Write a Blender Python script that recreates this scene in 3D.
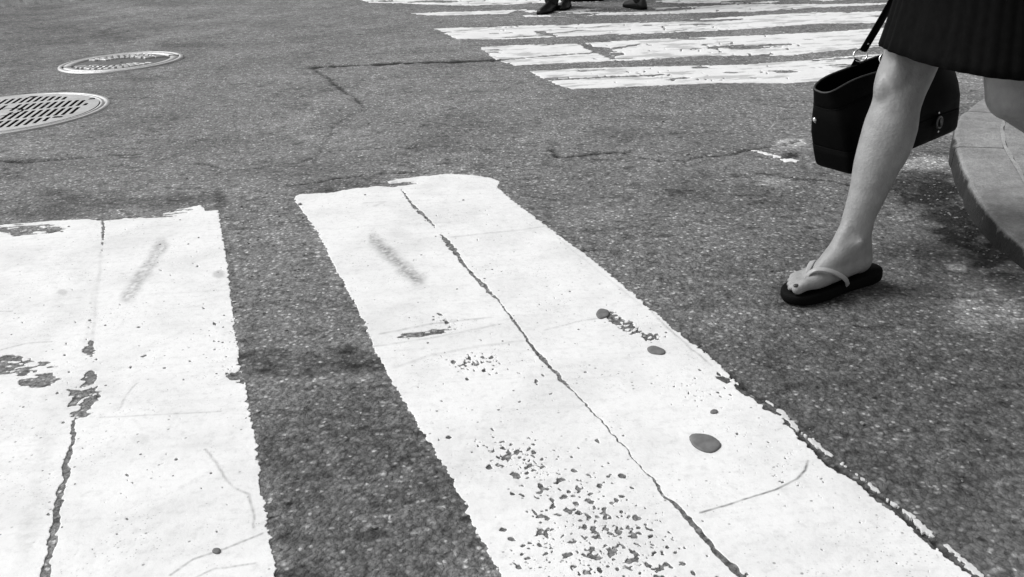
import bpy, bmesh, math, random
import numpy as np
from mathutils import Vector, Matrix

for o in list(bpy.data.objects):
    bpy.data.objects.remove(o)
scene = bpy.context.scene
COL = scene.collection
random.seed(7)
rng = np.random.default_rng(11)
R = math.radians

# ------------------------------------------------------------------ camera
FPX, PITCH, ROLL, CAMH = 957.3, 0.4008, -0.0506, 0.8944
FW = np.array([0, math.cos(PITCH), -math.sin(PITCH)])
_r0 = np.array([1.0, 0, 0]); _u0 = np.array([0, math.sin(PITCH), math.cos(PITCH)])
RT = _r0 * math.cos(ROLL) + _u0 * math.sin(ROLL)
UP = -_r0 * math.sin(ROLL) + _u0 * math.cos(ROLL)
cd = bpy.data.cameras.new('camera')
cam = bpy.data.objects.new('camera', cd); COL.objects.link(cam)
cd.sensor_width = 36.0; cd.lens = FPX / 1024 * 36.0
cd.clip_start = 0.02; cd.clip_end = 2000
M = Matrix(((RT[0], UP[0], -FW[0], 0), (RT[1], UP[1], -FW[1], 0), (RT[2], UP[2], -FW[2], CAMH), (0, 0, 0, 1)))
cam.matrix_world = M
scene.camera = cam

# ------------------------------------------------------------------ sky, sun, exposure
SUN_EL, SUN_AZ = R(50), R(-72)          # azimuth from +Y (away from the camera), negative to the left
w = bpy.data.worlds.new('World'); scene.world = w; w.use_nodes = True
nt = w.node_tree; nt.nodes.clear()
sky = nt.nodes.new('ShaderNodeTexSky'); sky.sky_type = 'NISHITA'; sky.sun_disc = False
sky.sun_elevation = SUN_EL; sky.sun_rotation = SUN_AZ; sky.dust_density = 4.0; sky.air_density = 1.5
bw = nt.nodes.new('ShaderNodeRGBToBW')   # black-and-white film
bgn = nt.nodes.new('ShaderNodeBackground'); bgn.inputs[1].default_value = 0.10
out = nt.nodes.new('ShaderNodeOutputWorld')
nt.links.new(sky.outputs[0], bw.inputs[0]); nt.links.new(bw.outputs[0], bgn.inputs[0]); nt.links.new(bgn.outputs[0], out.inputs[0])
sl = bpy.data.lights.new('sun', 'SUN'); sl.energy = 1.5; sl.angle = R(28); sl.color = (1, 1, 1)
so = bpy.data.objects.new('sun', sl); COL.objects.link(so)
sd = Vector((math.sin(SUN_AZ) * math.cos(SUN_EL), math.cos(SUN_AZ) * math.cos(SUN_EL), math.sin(SUN_EL)))
so.rotation_euler = sd.to_track_quat('Z', 'Y').to_euler(); so.location = (-6, 8, 12)
scene.render.engine = 'CYCLES'
vs = scene.view_settings
vs.view_transform = 'Standard'; vs.look = 'None'; vs.gamma = 1.0; vs.use_curve_mapping = False
vs.exposure = 0.34

# ------------------------------------------------------------------ maths helpers
def G(x, y, z=0.0):
    """photo pixel -> point on the level plane at height z"""
    d = FW * FPX + RT * (x - 512) + UP * (288.5 - y)
    t = (z - CAMH) / d[2]
    return np.array([0, 0, CAMH]) + d * t
def GP(x, y, P0, N):
    """photo pixel -> point on the plane through P0 with normal N"""
    d = FW * FPX + RT * (x - 512) + UP * (288.5 - y)
    c = np.array([0, 0, CAMH]); t = ((P0 - c) @ N) / (d @ N)
    return c + d * t
def PIX(X, Y, Z=0.0):
    dz = Z - CAMH
    zc = Y * FW[1] + dz * FW[2]
    zc = np.where(zc < 0.05, 0.05, zc)
    return 512 + FPX * (X * RT[0] + Y * RT[1] + dz * RT[2]) / zc, 288.5 - FPX * (X * UP[0] + Y * UP[1] + dz * UP[2]) / zc, zc
def _hash(ix, iy, seed):
    h = (ix.astype(np.int64) * 374761393 + iy.astype(np.int64) * 668265263 + seed * 1442695041) & 0xffffffff
    h = ((h ^ (h >> 13)) * 1274126177) & 0xffffffff
    h = h ^ (h >> 16)
    return (h & 0xffff) / 65535.0
def vnoise(x, y, seed=0):
    ix = np.floor(x); iy = np.floor(y); fx = x - ix; fy = y - iy
    fx = fx * fx * (3 - 2 * fx); fy = fy * fy * (3 - 2 * fy)
    a = _hash(ix, iy, seed); b = _hash(ix + 1, iy, seed); c = _hash(ix, iy + 1, seed); d = _hash(ix + 1, iy + 1, seed)
    return (a + (b - a) * fx) * (1 - fy) + (c + (d - c) * fx) * fy - 0.5
def fbm(x, y, seed=0, octs=4, gain=0.5):
    s = 0; a = 1.0
    for k in range(octs):
        s = s + a * vnoise(x * 2 ** k + 17.3 * k, y * 2 ** k - 9.1 * k, seed + k); a *= gain
    return s
def height(x, y):
    return 0.006 * fbm(x * 1.1, y * 1.1, 3, 3)
def h1(x, y):
    return float(height(np.array([x]), np.array([y]))[0])
def polydist(X, Y, pts):
    """distance to polyline, and parameter 0..1 of the nearest point"""
    best = np.full(X.shape, 1e9); par = np.zeros(X.shape)
    P = np.array(pts, float)[:, :2]; seg = np.linalg.norm(np.diff(P, axis=0), axis=1); tot = seg.sum(); acc = 0
    for i in range(len(P) - 1):
        d = P[i + 1] - P[i]; L2 = d @ d + 1e-12
        t = np.clip(((X - P[i, 0]) * d[0] + (Y - P[i, 1]) * d[1]) / L2, 0, 1)
        q = np.hypot(X - P[i, 0] - t * d[0], Y - P[i, 1] - t * d[1])
        m = q < best; best = np.where(m, q, best); par = np.where(m, (acc + t * seg[i]) / tot, par); acc += seg[i]
    return best, par
def polysd(X, Y, pts):
    """signed distance to a polygon, positive inside"""
    P = np.array(pts, float)[:, :2]; d, _ = polydist(X, Y, np.vstack([P, P[:1]]))
    ins = np.zeros(X.shape, bool); n = len(P)
    for i in range(n):
        a = P[i]; b = P[(i + 1) % n]
        c = ((a[1] > Y) != (b[1] > Y)) & (X < (b[0] - a[0]) * (Y - a[1]) / (b[1] - a[1] + 1e-15) + a[0])
        ins ^= c
    return np.where(ins, d, -d)

# ------------------------------------------------------------------ object helpers
def link(o, parent=None):
    COL.objects.link(o)
    if parent is not None: o.parent = parent
    return o
def tag(o, label=None, cat=None, group=None, kind=None):
    if label: o['label'] = label
    if cat: o['category'] = cat
    if group: o['group'] = group
    if kind: o['kind'] = kind
    return o
def empty(name, loc=(0, 0, 0)):
    o = bpy.data.objects.new(name, None); o.location = loc; o.empty_display_size = 0.1
    return link(o)
def raw_mesh(name, V, loops, starts, mat, parent=None, smooth=True, attrs=None):
    me = bpy.data.meshes.new(name)
    V = np.asarray(V, np.float32); nl = len(loops); nf = len(starts)
    me.vertices.add(len(V)); me.vertices.foreach_set('co', V.ravel())
    me.loops.add(nl); me.loops.foreach_set('vertex_index', np.asarray(loops, np.int32))
    me.polygons.add(nf); me.polygons.foreach_set('loop_start', np.asarray(starts, np.int32))
    me.update(calc_edges=True); me.validate()
    me.polygons.foreach_set('use_smooth', np.full(len(me.polygons), smooth))
    for k, a in (attrs or {}).items():
        at = me.attributes.new(k, 'FLOAT', 'POINT'); at.data.foreach_set('value', np.asarray(a, np.float32))
    me.materials.append(mat)
    o = bpy.data.objects.new(name, me)
    return link(o, parent)
def bm_obj(name, bm, mat, parent=None, smooth=True):
    bmesh.ops.recalc_face_normals(bm, faces=bm.faces)
    me = bpy.data.meshes.new(name); bm.to_mesh(me); bm.free()
    for p in me.polygons: p.use_smooth = smooth
    me.materials.append(mat)
    o = bpy.data.objects.new(name, me)
    return link(o, parent)
def child_to(o, parent):
    """keep world coordinates: parents are unrotated empties"""
    o.parent = parent; o.matrix_parent_inverse = Matrix.Translation(-Vector(parent.location))
    return o
def loft(bm, rings, close=True, caps=True):
    vr = [[bm.verts.new(tuple(p)) for p in r] for r in rings]
    n = len(vr[0])
    for a, b in zip(vr[:-1], vr[1:]):
        for i in range(n if close else n - 1):
            j = (i + 1) % n
            bm.faces.new((a[i], a[j], b[j], b[i]))
    if caps and close:
        bm.faces.new(vr[0][::-1]); bm.faces.new(vr[-1])
    return vr
def frame_of(d):
    d = np.array(d, float); d /= np.linalg.norm(d) + 1e-12
    a = np.array([0, 0, 1.0]) if abs(d[2]) < 0.9 else np.array([1.0, 0, 0])
    e1 = np.cross(a, d); e1 /= np.linalg.norm(e1); e2 = np.cross(d, e1)
    return e1, e2, d
def cap(bm, p0, r0, p1, r1, n=14, m=4):
    """tapered capsule with round ends"""
    p0 = np.array(p0, float); p1 = np.array(p1, float); e1, e2, d = frame_of(p1 - p0)
    rings = []
    for k in range(m + 1):
        a = -math.pi / 2 + k / m * math.pi / 2
        if k == 0: a = -math.pi / 2 + 0.15
        rings.append((p0 + d * r0 * math.sin(a), r0 * math.cos(a)))
    for k in range(m + 1):
        a = k / m * math.pi / 2
        if k == m: a = math.pi / 2 - 0.15
        rings.append((p1 + d * r1 * math.sin(a), r1 * math.cos(a)))
    loft(bm, [[c + (e1 * math.cos(t) + e2 * math.sin(t)) * r for t in np.linspace(0, 2 * math.pi, n, endpoint=False)] for c, r in rings])
def ell(bm, c, ex, ey, ez, n=18, m=10):
    """ellipsoid from three half-axis vectors"""
    c, ex, ey, ez = (np.array(v, float) for v in (c, ex, ey, ez))
    rings = []
    for k in range(m + 1):
        a = -math.pi / 2 + (k / m) * math.pi
        a = max(-math.pi / 2 + 0.1, min(math.pi / 2 - 0.1, a))
        rings.append([c + ez * math.sin(a) + (ex * math.cos(t) + ey * math.sin(t)) * math.cos(a) for t in np.linspace(0, 2 * math.pi, n, endpoint=False)])
    loft(bm, rings)
def tube(bm, pts, rads, n=10, flat=None, up=None):
    """tube along points; flat = (half width, half thickness) gives a band whose thin side points along up"""
    pts = [np.array(p, float) for p in pts]; rings = []
    prev = None
    for i, p in enumerate(pts):
        d = pts[min(i + 1, len(pts) - 1)] - pts[max(i - 1, 0)]; d /= np.linalg.norm(d) + 1e-12
        if up is not None:
            u = np.array(up[i] if isinstance(up, list) else up, float); u = u - d * (u @ d); u /= np.linalg.norm(u)
            e1 = np.cross(d, u); e2 = u
        elif prev is None:
            e1, e2, _ = frame_of(d)
        else:
            e1 = prev - d * (prev @ d); e1 /= np.linalg.norm(e1); e2 = np.cross(d, e1)
        prev = e1
        r = rads[i] if hasattr(rads, '__len__') else rads
        a, b = (flat if flat else (r, r))
        if flat and hasattr(rads, '__len__'): a *= r; b *= r
        rings.append([p + e1 * a * math.copysign(abs(math.cos(t)) ** (0.5 if flat else 1), math.cos(t)) + e2 * b * math.copysign(abs(math.sin(t)) ** (0.5 if flat else 1), math.sin(t)) for t in np.linspace(0, 2 * math.pi, n, endpoint=False)])
    loft(bm, rings)
def smooth_pts(pts, k=6):
    P = np.array(pts, float); out = []
    Q = np.vstack([2 * P[0] - P[1], P, 2 * P[-1] - P[-2]])
    for i in range(1, len(Q) - 2):
        for t in np.linspace(0, 1, k, endpoint=False):
            a, b, c, d = Q[i - 1], Q[i], Q[i + 1], Q[i + 2]
            out.append(0.5 * ((2 * b) + (-a + c) * t + (2 * a - 5 * b + 4 * c - d) * t * t + (-a + 3 * b - 3 * c + d) * t ** 3))
    out.append(P[-1]); return np.array(out)
def remesh(o, voxel, smooth_it=4, fac=0.5):
    m = o.modifiers.new('remesh', 'REMESH'); m.mode = 'VOXEL'; m.voxel_size = voxel; m.use_smooth_shade = True
    s = o.modifiers.new('smooth', 'SMOOTH'); s.iterations = smooth_it; s.factor = fac
    return o

# ------------------------------------------------------------------ materials (all neutral: the photograph is black and white)
class NT:
    def __init__(s, name):
        s.m = bpy.data.materials.new(name); s.m.use_nodes = True; s.t = s.m.node_tree; s.b = s.t.nodes['Principled BSDF']
        s.co = s.t.nodes.new('ShaderNodeTexCoord').outputs['Object']
    def n(s, typ, ins=None, **kw):
        n = s.t.nodes.new(typ)
        for k, v in kw.items(): setattr(n, k, v)
        for k, v in (ins or {}).items():
            if hasattr(v, 'is_output'): s.t.links.new(v, n.inputs[k])
            else: n.inputs[k].default_value = v
        return n
    def noise(s, scale, detail=3, rough=0.55, vec=None, dist=0.0):
        return s.n('ShaderNodeTexNoise', {'Vector': vec or s.co, 'Scale': scale, 'Detail': detail, 'Roughness': rough, 'Distortion': dist}).outputs[0]
    def math(s, op, a, b=0.0, c=0.0, clamp=False):
        return s.n('ShaderNodeMath', {0: a, 1: b, 2: c}, operation=op, use_clamp=clamp).outputs[0]
    def map(s, v, a, b, c, d):
        return s.n('ShaderNodeMapRange', {0: v, 1: a, 2: b, 3: c, 4: d}).outputs[0]
    def attr(s, name):
        return s.n('ShaderNodeAttribute', attribute_name=name).outputs['Fac']
    def grey(s, v):
        c = s.n('ShaderNodeCombineColor', {0: v, 1: v, 2: v}).outputs[0]; s.t.links.new(c, s.b.inputs['Base Color'])
    def set(s, **kw):
        for k, v in kw.items():
            if hasattr(v, 'is_output'): s.t.links.new(v, s.b.inputs[k.replace('_', ' ')])
            else: s.b.inputs[k.replace('_', ' ')].default_value = v
    def bump(s, h, strength, dist, prev=None):
        ins = {'Strength': strength, 'Distance': dist, 'Height': h}
        if prev is not None: ins['Normal'] = prev
        return s.n('ShaderNodeBump', ins).outputs[0]

def asphalt_mat():
    s = NT('asphalt')
    tone = s.attr('tone'); crack = s.attr('crack'); coarse = s.attr('coarse')
    warp = s.n('ShaderNodeVectorMath', {0: s.co, 1: s.n('ShaderNodeVectorMath', {0: s.n('ShaderNodeTexNoise', {'Vector': s.co, 'Scale': 60.0, 'Detail': 2.0}).outputs['Color'], 1: (0.009, 0.009, 0.0)}, operation='MULTIPLY').outputs[0]}, operation='ADD').outputs[0]
    v1 = s.n('ShaderNodeTexVoronoi', {'Vector': warp, 'Scale': 125.0, 'Randomness': 1.0}, feature='F1')
    v2 = s.n('ShaderNodeTexVoronoi', {'Vector': warp, 'Scale': 290.0}, feature='F1')
    vb = s.n('ShaderNodeTexVoronoi', {'Vector': warp, 'Scale': 62.0}, feature='F1')
    r1 = s.n('ShaderNodeSeparateColor', {0: v1.outputs['Color']}).outputs[0]
    r2 = s.n('ShaderNodeSeparateColor', {0: v2.outputs['Color']}).outputs[1]
    rb = s.n('ShaderNodeSeparateColor', {0: vb.outputs['Color']}).outputs[2]
    # stones of different greys set in bitumen
    st = s.math('ADD', s.map(r1, 0, 1, 0.168, 0.268), s.map(r2, 0, 1, -0.032, 0.036))
    light = s.math('MULTIPLY', s.map(r1, 0.93, 0.95, 0, 1), s.map(v1.outputs['Distance'], 0.25, 0.5, 1, 0))
    st = s.math('ADD', st, s.math('MULTIPLY', light, 0.36))
    lightb = s.math('MULTIPLY', s.map(rb, 0.86, 0.90, 0, 1), s.map(vb.outputs['Distance'], 0.16, 0.40, 1, 0))
    st = s.math('ADD', st, s.math('MULTIPLY', lightb, 0.26))
    vd = s.n('ShaderNodeTexVoronoi', {'Vector': warp, 'Scale': 44.0}, feature='F1')
    rd = s.n('ShaderNodeSeparateColor', {0: vd.outputs['Color']}).outputs[0]
    hole = s.math('MULTIPLY', s.map(rd, 0.84, 0.87, 0, 1), s.map(vd.outputs['Distance'], 0.08, 0.28, 1, 0))
    st = s.math('MULTIPLY', st, s.map(hole, 0, 1, 1, 0.42))
    gap = s.map(v1.outputs['Distance'], 0.45, 0.8, 1.0, 0.66)
    st = s.math('MULTIPLY', st, gap)
    big = s.map(s.noise(2.2, 5, 0.6), 0.3, 0.7, 0.80, 1.2)
    mid = s.math('MULTIPLY', s.map(s.noise(48, 5, 0.78), 0.3, 0.7, 0.71, 1.31), s.map(s.noise(17, 4, 0.65), 0.3, 0.7, 0.88, 1.12))
    c = s.math('MULTIPLY', s.math('MULTIPLY', st, big), mid)
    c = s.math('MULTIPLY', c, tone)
    c = s.math('MULTIPLY', c, s.map(crack, 0, 1, 1, 0.12))
    s.grey(c)
    s.set(Roughness=s.map(s.noise(30, 3), 0.3, 0.7, 0.8, 0.97), Specular_IOR_Level=0.10)
    hgt = s.math('ADD', s.map(v1.outputs['Distance'], 0, 0.8, 1, 0), s.math('MULTIPLY', s.map(v2.outputs['Distance'], 0, 0.8, 1, 0), 0.4))
    hgt = s.math('ADD', hgt, s.math('MULTIPLY', s.noise(45, 4, 0.7), 1.6))
    hgt = s.math('ADD', hgt, s.math('MULTIPLY', s.map(vb.outputs['Distance'], 0, 0.8, 1, 0), 0.8))
    hgt = s.math('SUBTRACT', s.math('MULTIPLY', hgt, coarse), s.math('MULTIPLY', hole, 1.5))
    s.set(Normal=s.bump(hgt, 0.85, 0.0021))
    return s.m
def paint_mat(name='road_paint', base=0.86, dirt=0.23):
    s = NT(name)
    st = s.attr('stain')
    sm = s.noise(5, 5, 0.6, dist=0.4); fi = s.noise(55, 5, 0.7)
    ve = s.n('ShaderNodeMapping', {'Vector': s.co, 'Rotation': (0, 0, R(18)), 'Scale': (2.0, 40.0, 1.0)}).outputs[0]
    streak = s.noise(1.0, 4, 0.6, vec=ve)
    d = s.math('ADD', s.math('MULTIPLY', s.map(sm, 0.42, 0.75, 0, 1), 0.8 * dirt), s.math('MULTIPLY', s.map(fi, 0.5, 0.8, 0, 1), 0.9 * dirt))
    d = s.math('ADD', d, s.math('MULTIPLY', s.map(streak, 0.55, 0.8, 0, 1), 0.45 * dirt))
    pits = s.n('ShaderNodeTexVoronoi', {'Vector': s.co, 'Scale': 95.0}, feature='F1')
    pr = s.n('ShaderNodeSeparateColor', {0: pits.outputs['Color']}).outputs[0]
    pit = s.math('MULTIPLY', s.map(pr, 0.95, 0.965, 0, 1), s.map(pits.outputs['Distance'], 0.12, 0.28, 1, 0))
    sp = s.n('ShaderNodeTexVoronoi', {'Vector': s.co, 'Scale': 260.0}, feature='F1')
    spr = s.n('ShaderNodeSeparateColor', {0: sp.outputs['Color']}).outputs[1]
    speck = s.math('MULTIPLY', s.math('MULTIPLY', s.map(spr, 0.86, 0.9, 0, 1), s.map(sp.outputs['Distance'], 0.2, 0.45, 1, 0)), s.map(s.noise(7, 3, 0.6), 0.47, 0.62, 0, 1))
    c = s.math('SUBTRACT', base, s.math('MULTIPLY', d, base), clamp=True)
    c = s.math('MULTIPLY', c, s.map(speck, 0, 1, 1, 0.55))
    c = s.math('MULTIPLY', c, s.map(pit, 0, 1, 1, 0.4))
    c = s.math('MULTIPLY', c, s.math('SUBTRACT', 1.0, st, clamp=True))
    s.grey(c)
    s.set(Roughness=0.62, Specular_IOR_Level=0.35)
    hgt = s.math('ADD', s.math('MULTIPLY', s.noise(70, 5, 0.7), 1.0), s.math('MULTIPLY', s.noise(9, 3), 2.0))
    hgt = s.math('SUBTRACT', hgt, s.math('MULTIPLY', pit, 0.5))
    s.set(Normal=s.bump(hgt, 0.40, 0.003))
    return s.m
def simple(name, base, rough, var=0.15, scale=40.0, bumpd=0.0, spec=0.4, metal=0.0, sss=0.0, bscale=None, coat=0.0):
    s = NT(name)
    n = s.noise(scale, 4, 0.6)
    s.grey(s.math('MULTIPLY', base, s.map(n, 0.25, 0.75, 1 - var, 1 + var)))
    s.set(Roughness=s.map(s.noise(scale * 0.6, 3), 0.3, 0.7, max(0.03, rough - 0.08), min(1, rough + 0.08)), Specular_IOR_Level=spec, Metallic=metal)
    if coat: s.set(Coat_Weight=coat)
    if sss:
        s.set(Subsurface_Weight=sss, Subsurface_Scale=0.006)
        s.b.inputs['Subsurface Radius'].default_value = (1, 1, 1)
    if bumpd: s.set(Normal=s.bump(s.noise(bscale or scale * 2, 4, 0.6), 0.6, bumpd))
    return s.m
def concrete_mat(name, base):
    s = NT(name)
    v = s.n('ShaderNodeTexVoronoi', {'Vector': s.co, 'Scale': 260.0}, feature='F1')
    r = s.n('ShaderNodeSeparateColor', {0: v.outputs['Color']}).outputs[0]
    c = s.math('MULTIPLY', base, s.map(s.noise(9, 6, 0.7), 0.3, 0.7, 0.66, 1.26))
    c = s.math('MULTIPLY', c, s.map(s.noise(60, 4, 0.7), 0.3, 0.7, 0.86, 1.12))
    c = s.math('MULTIPLY', c, s.map(r, 0, 1, 0.88, 1.1))
    if name == 'curb_concrete':
        gr = s.math('MULTIPLY', s.attr('face_dark'), s.map(s.noise(25, 4, 0.7), 0.3, 0.7, 0.5, 1.5))
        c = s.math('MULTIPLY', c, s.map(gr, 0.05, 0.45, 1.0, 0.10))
    s.grey(c); s.set(Roughness=0.85, Specular_IOR_Level=0.3)
    s.set(Normal=s.bump(s.math('ADD', s.noise(120, 4, 0.7), s.math('MULTIPLY', s.noise(22, 5, 0.7), 2.0)), 0.8, 0.005))
    return s.m
def metal_mat(name, base, rough):
    s = NT(name)
    c = s.math('MULTIPLY', base, s.map(s.noise(9, 5, 0.65), 0.3, 0.7, 0.8, 1.15))
    c = s.math('MULTIPLY', c, s.map(s.noise(130, 3, 0.6), 0.3, 0.7, 0.85, 1.1))
    s.grey(c); s.set(Metallic=0.75, Roughness=s.map(s.noise(40, 4), 0.3, 0.7, rough - 0.07, rough + 0.1))
    s.set(Normal=s.bump(s.noise(160, 3, 0.6), 0.5, 0.0012))
    return s.m

MA = dict(
    asphalt=asphalt_mat(), paint=paint_mat(), far_paint=paint_mat('worn_road_paint', 0.85, 0.14),
    curb=concrete_mat('curb_concrete', 0.30), walk=concrete_mat('sidewalk_concrete', 0.29), mortar=concrete_mat('mortar', 0.36),
    iron=metal_mat('worn_cast_iron', 0.52, 0.5), bright_rim=metal_mat('bright_worn_rim', 0.5, 0.5), iron_rim=metal_mat('polished_iron_rim', 0.48, 0.5), dirt_iron=simple('dirty_iron', 0.11, 0.75, 0.3, 25, 0.002),
    pit=simple('shaft_dark', 0.012, 0.9), 
    skin=simple('skin', 0.31, 0.44, 0.2, 26, 0.0022, 0.42, sss=0.04, bscale=150),
    leather=simple('black_leather', 0.0012, 0.5, 0.3, 60, 0.0008, 0.07, bscale=420),
    lining=simple('bag_lining', 0.002, 0.9, spec=0.05), cloth=simple('skirt_cloth', 0.0024, 0.9, 0.2, 120, 0.001, 0.1, bscale=900),
    rubber=simple('black_rubber', 0.003, 0.8, 0.3, 60, 0.0006, 0.12), strap=simple('pale_sandal_strap', 0.40, 0.45, 0.08, 60),
    nail=simple('toenail_varnish', 0.05, 0.2), gunmetal=simple('gunmetal', 0.16, 0.35, 0.1, metal=1.0), chrome=simple('nickel', 0.7, 0.18, 0.05, metal=1.0), piping=simple('rim_piping', 0.03, 0.4, 0.2, spec=0.3),
    hair=simple('hair', 0.02, 0.5, 0.3, 80, 0.004), blouse=simple('blouse_cloth', 0.05, 0.8, 0.1, 60, 0.001),
    trousers=simple('dark_trousers', 0.015, 0.85, 0.2, 60, 0.001), jacket=simple('dark_jacket', 0.03, 0.85, 0.2, 60, 0.001),
    shoe=simple('black_shoe', 0.008, 0.4, 0.2), gum=simple('gum', 0.16, 0.75, 0.35, 45, 0.0006),
    gum_light=simple('pale_gum', 0.34, 0.75, 0.15, 90, 0.0006), stone=simple('pale_grit', 0.22, 0.8, 0.3, 3), eye=simple('eye', 0.6, 0.2),
)

# ------------------------------------------------------------------ the road: one sheet, fine where the place is seen
MH = [  # manholes: centre, radius
    (np.array([-2.292, 5.92]), 0.361), (np.array([-2.362, 4.516]), 0.486)]
CURB_H = 0.065
CRACKS = [  # photo pixel polylines, half width in m, strength
    ([(316, 67), (340, 65.5), (365, 64.5), (400, 62.5), (440, 61.5), (470, 60.5), (498, 59.5)], 0.05, 1.0),
    ([(310, 66), (330, 80), (338, 87), (350, 95), (365, 107)], 0.016, 0.8),
    ([(365, 110), (345, 118), (332, 128), (326, 140), (318, 152), (316, 162)], 0.010, 0.4),
    ([(-30, 160), (0, 161), (20, 163), (45, 160), (75, 158), (100, 156), (140, 154)], 0.013, 0.8),
    ([(205, 163), (225, 170), (250, 169), (270, 166), (300, 163), (330, 152), (370, 149), (420, 147)], 0.011, 0.7),
    ([(286, 185), (320, 181), (350, 177), (385, 173), (415, 172)], 0.015, 0.9),
    ([(551, 150), (557, 157), (582, 155.5), (605, 153), (630, 152)], 0.014, 1.0),
    ([(642, 157), (654, 159), (689, 160), (705, 157), (720, 155.5), (735, 153), (748, 150), (780, 146), (800, 141)], 0.012, 0.9),
    ([(735, 175), (765, 173), (800, 178), (835, 181), (850, 184)], 0.01, 0.8),
    ([(20, 60), (60, 40), (110, 20), (160, 16), (210, 14), (280, 13)], 0.03, 0.12),
    ([(930, 297), (950, 299), (975, 298), (990, 295)], 0.006, 0.7),
    ([(0, 6), (40, 10), (80, 5), (130, -2)], 0.012, 0.3),
    ([(395, 150), (440, 146), (480, 148), (520, 151)], 0.008, 0.3),
    ([(797, 431), (818, 455), (850, 477), (893, 510), (936, 547), (968, 573), (990, 590)], 0.009, 0.7),
    ([(716, 360), (740, 382), (764, 402)], 0.007, 0.6),
]
TONE = [  # stains, worn places painted sandal shade: centre px, radii px, amount, edge hardness
    (306, 363, 80, 16, -0.42, 6), (262, 372, 30, 14, -0.08, 2), (370, 500, 140, 126, -0.37, 1.8), (262, 280, 40, 70, 0.05, 1), (930, 450, 230, 170, -0.57, 0.6), (760, 330, 120, 60, -0.14, 0.6), (900, 250, 130, 70, -0.18, 0.6), (700, 210, 150, 50, -0.08, 0.6), (420, 120, 300, 60, 0.06, 0.6),  # broad soft entries darken the road towards the lower right
    (10, 30, 80, 50, -0.24, 1.2), (110, 36, 28, 7, -0.34, 2), (145, 25, 30, 4, -0.15, 1), (180, 46, 26, 4, -0.2, 1), (142, 78, 20, 4, -0.22, 2), (215, 45, 20, 3, -0.2, 1),
    (170, 3, 40, 4, -0.22, 2), (140, 11, 50, 5, 0.14, 1),
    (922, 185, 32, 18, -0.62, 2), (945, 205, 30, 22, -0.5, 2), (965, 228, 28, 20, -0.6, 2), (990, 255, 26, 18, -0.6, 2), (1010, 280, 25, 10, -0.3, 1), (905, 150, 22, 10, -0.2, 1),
    (992, 308, 42, 22, 0.75, 1), (957, 268, 12, 5, 1.3, 3), (923, 163, 26, 7, 0.95, 2), (965, 290, 34, 14, 0.35, 1), (970, 81, 20, 8, 0.15, 1), (965, 101, 14, 2, 0.5, 2), (960, 112, 14, 7, -0.25, 1),
    (791, 144, 16, 4.5, 1.1, 2), (791, 156, 11, 3, -0.7, 3), (775, 181, 22, 6, 0.7, 1), (740, 168, 40, 10, 0.12, 1), (672, 112, 6, 2, 0.6, 2),
    (690, 195, 22, 9, -0.28, 1), (630, 135, 30, 7, -0.25, 1), (640, 225, 30, 10, -0.2, 1), (720, 250, 60, 20, 0.1, 1), (780, 325, 80, 16, 0.16, 1), 
    (150, 203, 70, 6, -0.40, 1), (40, 214, 60, 7, -0.35, 1), (200, 196, 25, 6, -0.3, 1), (219, 200, 7, 14, -0.35, 1.5), (345, 186, 45, 6, -0.35, 1), (520, 190, 40, 8, -0.12, 1),
    (10, 163, 26, 4, -0.4, 1), (55, 192, 16, 4, -0.3, 1), (450, 136, 60, 14, -0.08, 1), (300, 116, 22, 5, 0.3, 1), (307, 138, 10, 3, 0.45, 1),
    (480, 90, 100, 22, 0.05, 1),  (812, 300, 42, 9, -0.25, 1),  # last entry paints soft shade under the sandal into the road tone
]
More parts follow.
